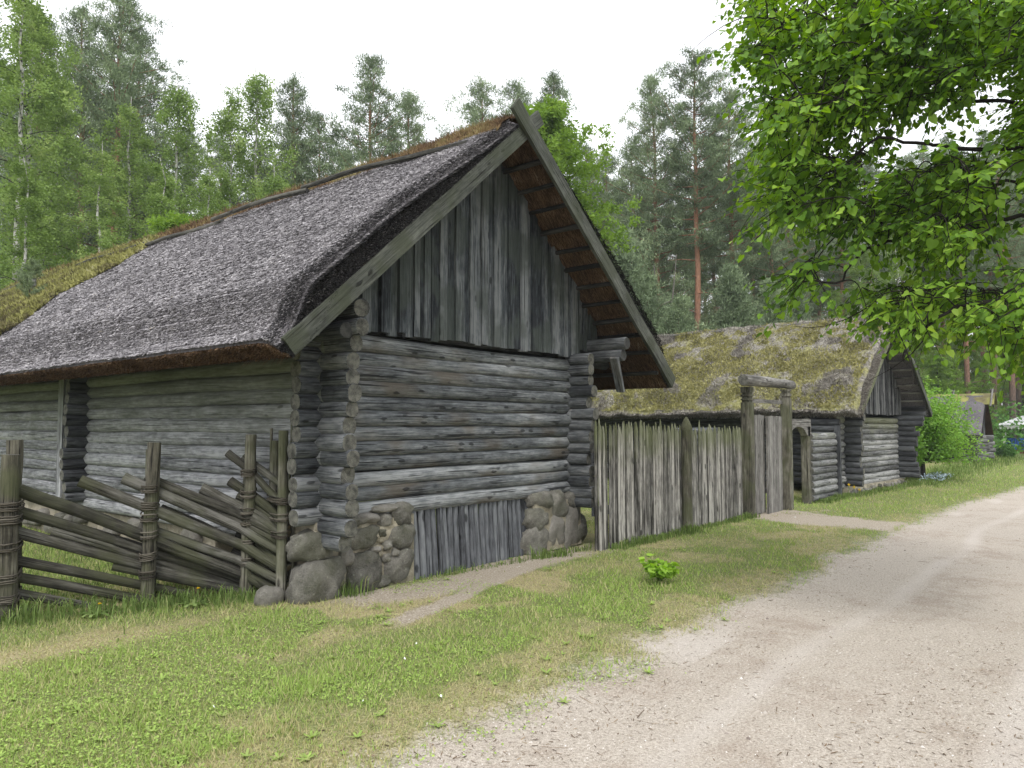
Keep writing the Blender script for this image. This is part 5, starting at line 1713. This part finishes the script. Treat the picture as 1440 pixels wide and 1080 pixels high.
# undergrowth at the foot of the wood
mb = MB()
n = 2600
u = rng.uniform(-150, 1600, n); d = rng.uniform(34, 95, n)
P = np.array([P2(a, b) for a, b in zip(u, d)])
P = P[(P[:, 1] > 12) | (P[:, 0] > 46)]
hh = rng.uniform(.6, 3.2, len(P))
cc = []
tn = []
for (x, y), h in zip(P, hh):
    k = 55
    cc.append(np.array([x, y, h * .55]) + rng.normal(0, 1, (k, 3)) * np.array([.8, .8, h * .3])); tn.append(np.full(k, rng.random()))
cc = np.concatenate(cc); cc[:, 2] = np.abs(cc[:, 2])
leaf_quads(mb, cc, .15, np.clip(np.concatenate(tn) * .6 + rng.random(len(cc)) * .4, 0, 1))
tag(mb.build('undergrowth', M['under_leaf']), 'green undergrowth at the foot of the wood', kind='stuff')
# far wood closing the view
mb = MB(); tk = MB()
n = 420
u = rng.uniform(-500, 1900, n); d = rng.uniform(95, 170, n)
for a, b in zip(u, d):
    x, y = P2(a, b)
    H = rng.uniform(17, 24)
    tk.tube([(x, y, 0), (x + rng.normal(0, .3), y, H * .5), (x, y, H)], [.2, .16, .03], 5)
    k = 150; f = rng.random(k) ** .8
    c = np.array([x, y, H * .3]) + np.stack([rng.normal(0, 1, k), rng.normal(0, 1, k), f * H * .7], 1) * np.stack([2.3 * (1.1 - f), 2.3 * (1.1 - f), np.ones(k)], 1)
    leaf_quads(mb, c, .62, rng.random(k))
    if rng.random() < .5:
        k = 40; leaf_quads(mb, np.array([x, y, 3.]) + rng.normal(0, 1, (k, 3)) * np.array([2.5, 2.5, 1.8]), .6, rng.random(k))
w = mb; w.build('far_wood', M['needle']); tag(bpy.data.objects['far_wood'], 'distant wood closing the view behind the nearer trees', kind='stuff')
tag(tk.build('far_trunks', M['bark_pine'], smooth=True), 'trunks of the distant wood', kind='stuff')


# ------------------------------------------------------------------ linden reaching in from the right
def linden():
    tx, ty = 9.3, -2.3
    e = empty('linden_tree', (tx, ty, 0), 'near linden with heart shaped leaves hanging over the road from the right', 'tree')
    org = (tx, ty, 0)
    br = MB()
    tp = np.array([(tx, ty, -.1), (tx - .05, ty, 1.5), (tx + .05, ty + .1, 3.2), (tx, ty + .15, 5.5), (tx + .1, ty, 8), (tx, ty, 11)])
    br.tube(tp, [.3, .24, .21, .17, .11, .04], 14, .3, 0, None, .08)

    def W3(u, v, d):
        q = FW * d + RT * ((u - 720) / 1040 * d)
        return np.array([q[0], q[1], 1.65 + (598 - v) / 1040 * d])
    limbs = [[(1500, 330, 6.3), (1400, 300, 6.1), (1300, 330, 5.9), (1200, 370, 5.7), (1120, 410, 5.6)],
             [(1520, 160, 6.6), (1400, 130, 6.3), (1290, 120, 6.1), (1180, 120, 6.0), (1070, 110, 5.9)],
             [(1520, 230, 5.8), (1420, 200, 5.6), (1320, 190, 5.5), (1220, 210, 5.4), (1110, 250, 5.3)],
             [(1510, 420, 5.7), (1440, 400, 5.5), (1370, 420, 5.4), (1300, 450, 5.3), (1250, 470, 5.3)],
             [(1550, 20, 6.8), (1420, -30, 6.6), (1280, -60, 6.4), (1150, -20, 6.2), (1060, 30, 6.1)],
             [(1560, -60, 6.0), (1450, -150, 6.0), (1300, -180, 6.0)],
             [(1560, 300, 7.2), (1440, 260, 7.2), (1330, 280, 7.2), (1240, 320, 7.1)]]
    nodes = []; rads = []
    for L in limbs:
        pts = np.array([W3(*p) for p in L])
        z0 = min(max(pts[0][2] * .75, 2.2), 7)
        st = np.array([tx, ty + .1, z0])
        full = np.vstack([st, (st + pts[0]) / 2 + np.array([0, 0, .25]), pts])
        t = np.linspace(0, len(full) - 1, 40)
        c = np.stack([np.interp(t, np.arange(len(full)), full[:, i]) for i in range(3)], 1)
        c[1:-1] += (np.stack([fbm(t * 1.7 + L[0][0], t * 0 + i * 9, 7, 3) for i in range(3)], 1)[1:-1] - .5) * .28
        r = .021 * (1 - np.linspace(0, 1, 40)) ** .8 + .005
        br.tube(c, r, 7, .4, 0, None, .1)
        nodes += list(c[14:]); 
    # also a general crown round the trunk (outside the picture)
    for k in range(16):
        t = k * 2.4; z0 = 3.5 + k * .42; l = 4.2 * math.sin(.4 + 2.4 * k / 16)
        q = np.array([math.cos(t), math.sin(t), .35]) * l
        c = np.array([tx, ty, z0]) + np.outer(np.linspace(0, 1, 12), q)
        cen = (c[:, :2] @ FW); lat = c[:, :2] @ RT
        br.tube(c, .05 * (1 - np.linspace(0, .9, 12)), 6, .4)
    nodes = np.array(nodes)
    # targets for the twigs inside the visible part of the crown
    poly = [(1070, -40), (1085, 20), (1065, 60), (1100, 100), (1085, 150), (1105, 210), (1085, 280), (1105, 305), (1140, 280), (1190, 300), (1200, 330), (1125, 370), (1115, 405),
            (1200, 395), (1240, 430), (1310, 455), (1340, 430), (1400, 440), (1430, 480), (1560, 480), (1560, -60)]
    px = np.array([p[0] for p in poly], float); py = np.array([p[1] for p in poly], float)

    def inside(x, y):
        c = False; j = len(px) - 1
        for i in range(len(px)):
            if (py[i] > y) != (py[j] > y) and x < (px[j] - px[i]) * (y - py[i]) / (py[j] - py[i]) + px[i]: c = not c
            j = i
        return c
    tg = []
    while len(tg) < 1750:
        u, v = rng.uniform(1000, 1560), rng.uniform(-60, 530)
        if not inside(u, v): continue
        hole = fbm(u / 90., v / 90., 55, 2)
        if u > 1150 and 70 < v < 400 and hole > .66: continue
        tg.append(W3(u, v, rng.uniform(5.0, 7.4)))
    for k in range(330):
        t = rng.uniform(0, 6.28); z = rng.uniform(2.6, 10.5); rr = 4.4 * math.sin((z - 1.5) / 9.6 * PI * .9 + .15) * rng.uniform(.45, 1)
        q = np.array([tx + math.cos(t) * rr, ty + math.sin(t) * rr, z])
        dd = q[:2] @ FW; la = q[:2] @ RT
        uu = 720 + 1040 * la / max(dd, .1); vv = 598 - 1040 * (q[2] - 1.65) / max(dd, .1)
        if dd > 0 and uu < 1480 and -60 < vv: continue
        if dd < 1.2 and abs(la) < 3: continue
        tg.append(q)
    tg = np.array(tg)
    base = np.array([tx, ty, 5.])
    order = np.argsort(np.linalg.norm(tg - base, axis=1))
    nd = list(nodes) + [tp[3], tp[4]] + [np.array([tx, ty, z]) for z in (3, 4, 5, 6, 7, 8, 9)]
    nd = np.array(nd)
    C_, Tp, Nm, Sz = [], [], [], []
    for i in order:
        p = tg[i]
        dist = np.linalg.norm(nd - p, axis=1) + .35 * np.maximum(0, p[2] - nd[:, 2])
        j = int(np.argmin(dist)); q = nd[j]; v = p - q; l = np.linalg.norm(v)
        if l < .08: continue
        k = np.linspace(0, 1, 7)
        out = p - base; out /= np.linalg.norm(out)
        bend = np.outer(np.sin(k * PI), [0, 0, .10 * l]) + np.outer(k * (1 - k), rng.normal(0, .25, 3)) * l
        c = q + np.outer(k, v) + bend
        br.tube(c, .0042 + .0065 * min(l, 1.2) * (1 - k), 5, .5)
        nd = np.vstack([nd, c[1:]])
        # leafy shoot continuing and drooping from the twig end
        for sh_ in range(2):
            o = out * .5 + rng.normal(0, .5, 3) + np.array([0, 0, -.25]); o /= np.linalg.norm(o); L = rng.uniform(.22, .5)
            kk = np.linspace(0, 1, 6); s_ = p + np.outer(kk, o) * L - np.outer(kk ** 2, [0, 0, .12 * L])
            br.tube(s_, .0034 * (1 - .7 * kk), 4, .5)
            m_ = int(L / .036)
            for w_ in range(m_):
                f = (w_ + .5) / m_; a = p + o * L * f - np.array([0, 0, .12 * L * f * f])
                side = np.cross(o, [0, 0, 1]) * (1 if w_ % 2 else -1)
                td = side * .9 + o * .6 + np.array([0, 0, -.55]) + rng.normal(0, .3, 3)
                td /= np.linalg.norm(td)
                C_.append(a + td * .02); Tp.append(td); Nm.append(np.array([0, 0, 1]) + rng.normal(0, .35, 3) + out * .3); Sz.append(rng.uniform(.036, .09) * (1 - .3 * f))
    for q in range(260):
        c0 = nd[rng.integers(0, len(nd))]; d_ = rng.normal(0, 1, 3) * np.array([1, 1, .5]) + np.array([0, 0, -.5]); d_ /= np.linalg.norm(d_); l = rng.uniform(.3, .8); k = np.linspace(0, 1, 6)
        br.tube(c0 + np.outer(k, d_) * l + np.outer(k * (1 - k), rng.normal(0, .3, 3)) * l, .0055 * (1 - .7 * k), 4, .5)
    lf = MB()
    n = len(C_)
    leaves(lf, np.array(C_), np.array(Tp), np.array(Nm), np.array(Sz), rng.random(n))
    br.build('trunk', M['bark_linden'], e, org, smooth=True)
    lf.build('crown', M['linden_leaf'], e, org)
    print('linden leaves', n)


linden()
# tidy: prototypes that were never planted
for k, o in T.items():
    if k not in used:
        for ch in list(o.children): bpy.data.objects.remove(ch)
        bpy.data.objects.remove(o)

# ------------------------------------------------------------------ haze
m = MB(); m.box((0, 0, 29), (860, 860, 62))
hm = bpy.data.materials.new('haze'); hm.use_nodes = True
t = hm.node_tree
for n in list(t.nodes): t.nodes.remove(n)
pv = t.nodes.new('ShaderNodeVolumePrincipled'); mo = t.nodes.new('ShaderNodeOutputMaterial')
pv.inputs['Color'].default_value = (.86, .9, .93, 1)
pv.inputs['Density'].default_value = .0008
t.links.new(pv.outputs[0], mo.inputs['Volume'])
hz = tag(m.build('haze', hm), kind='stuff')
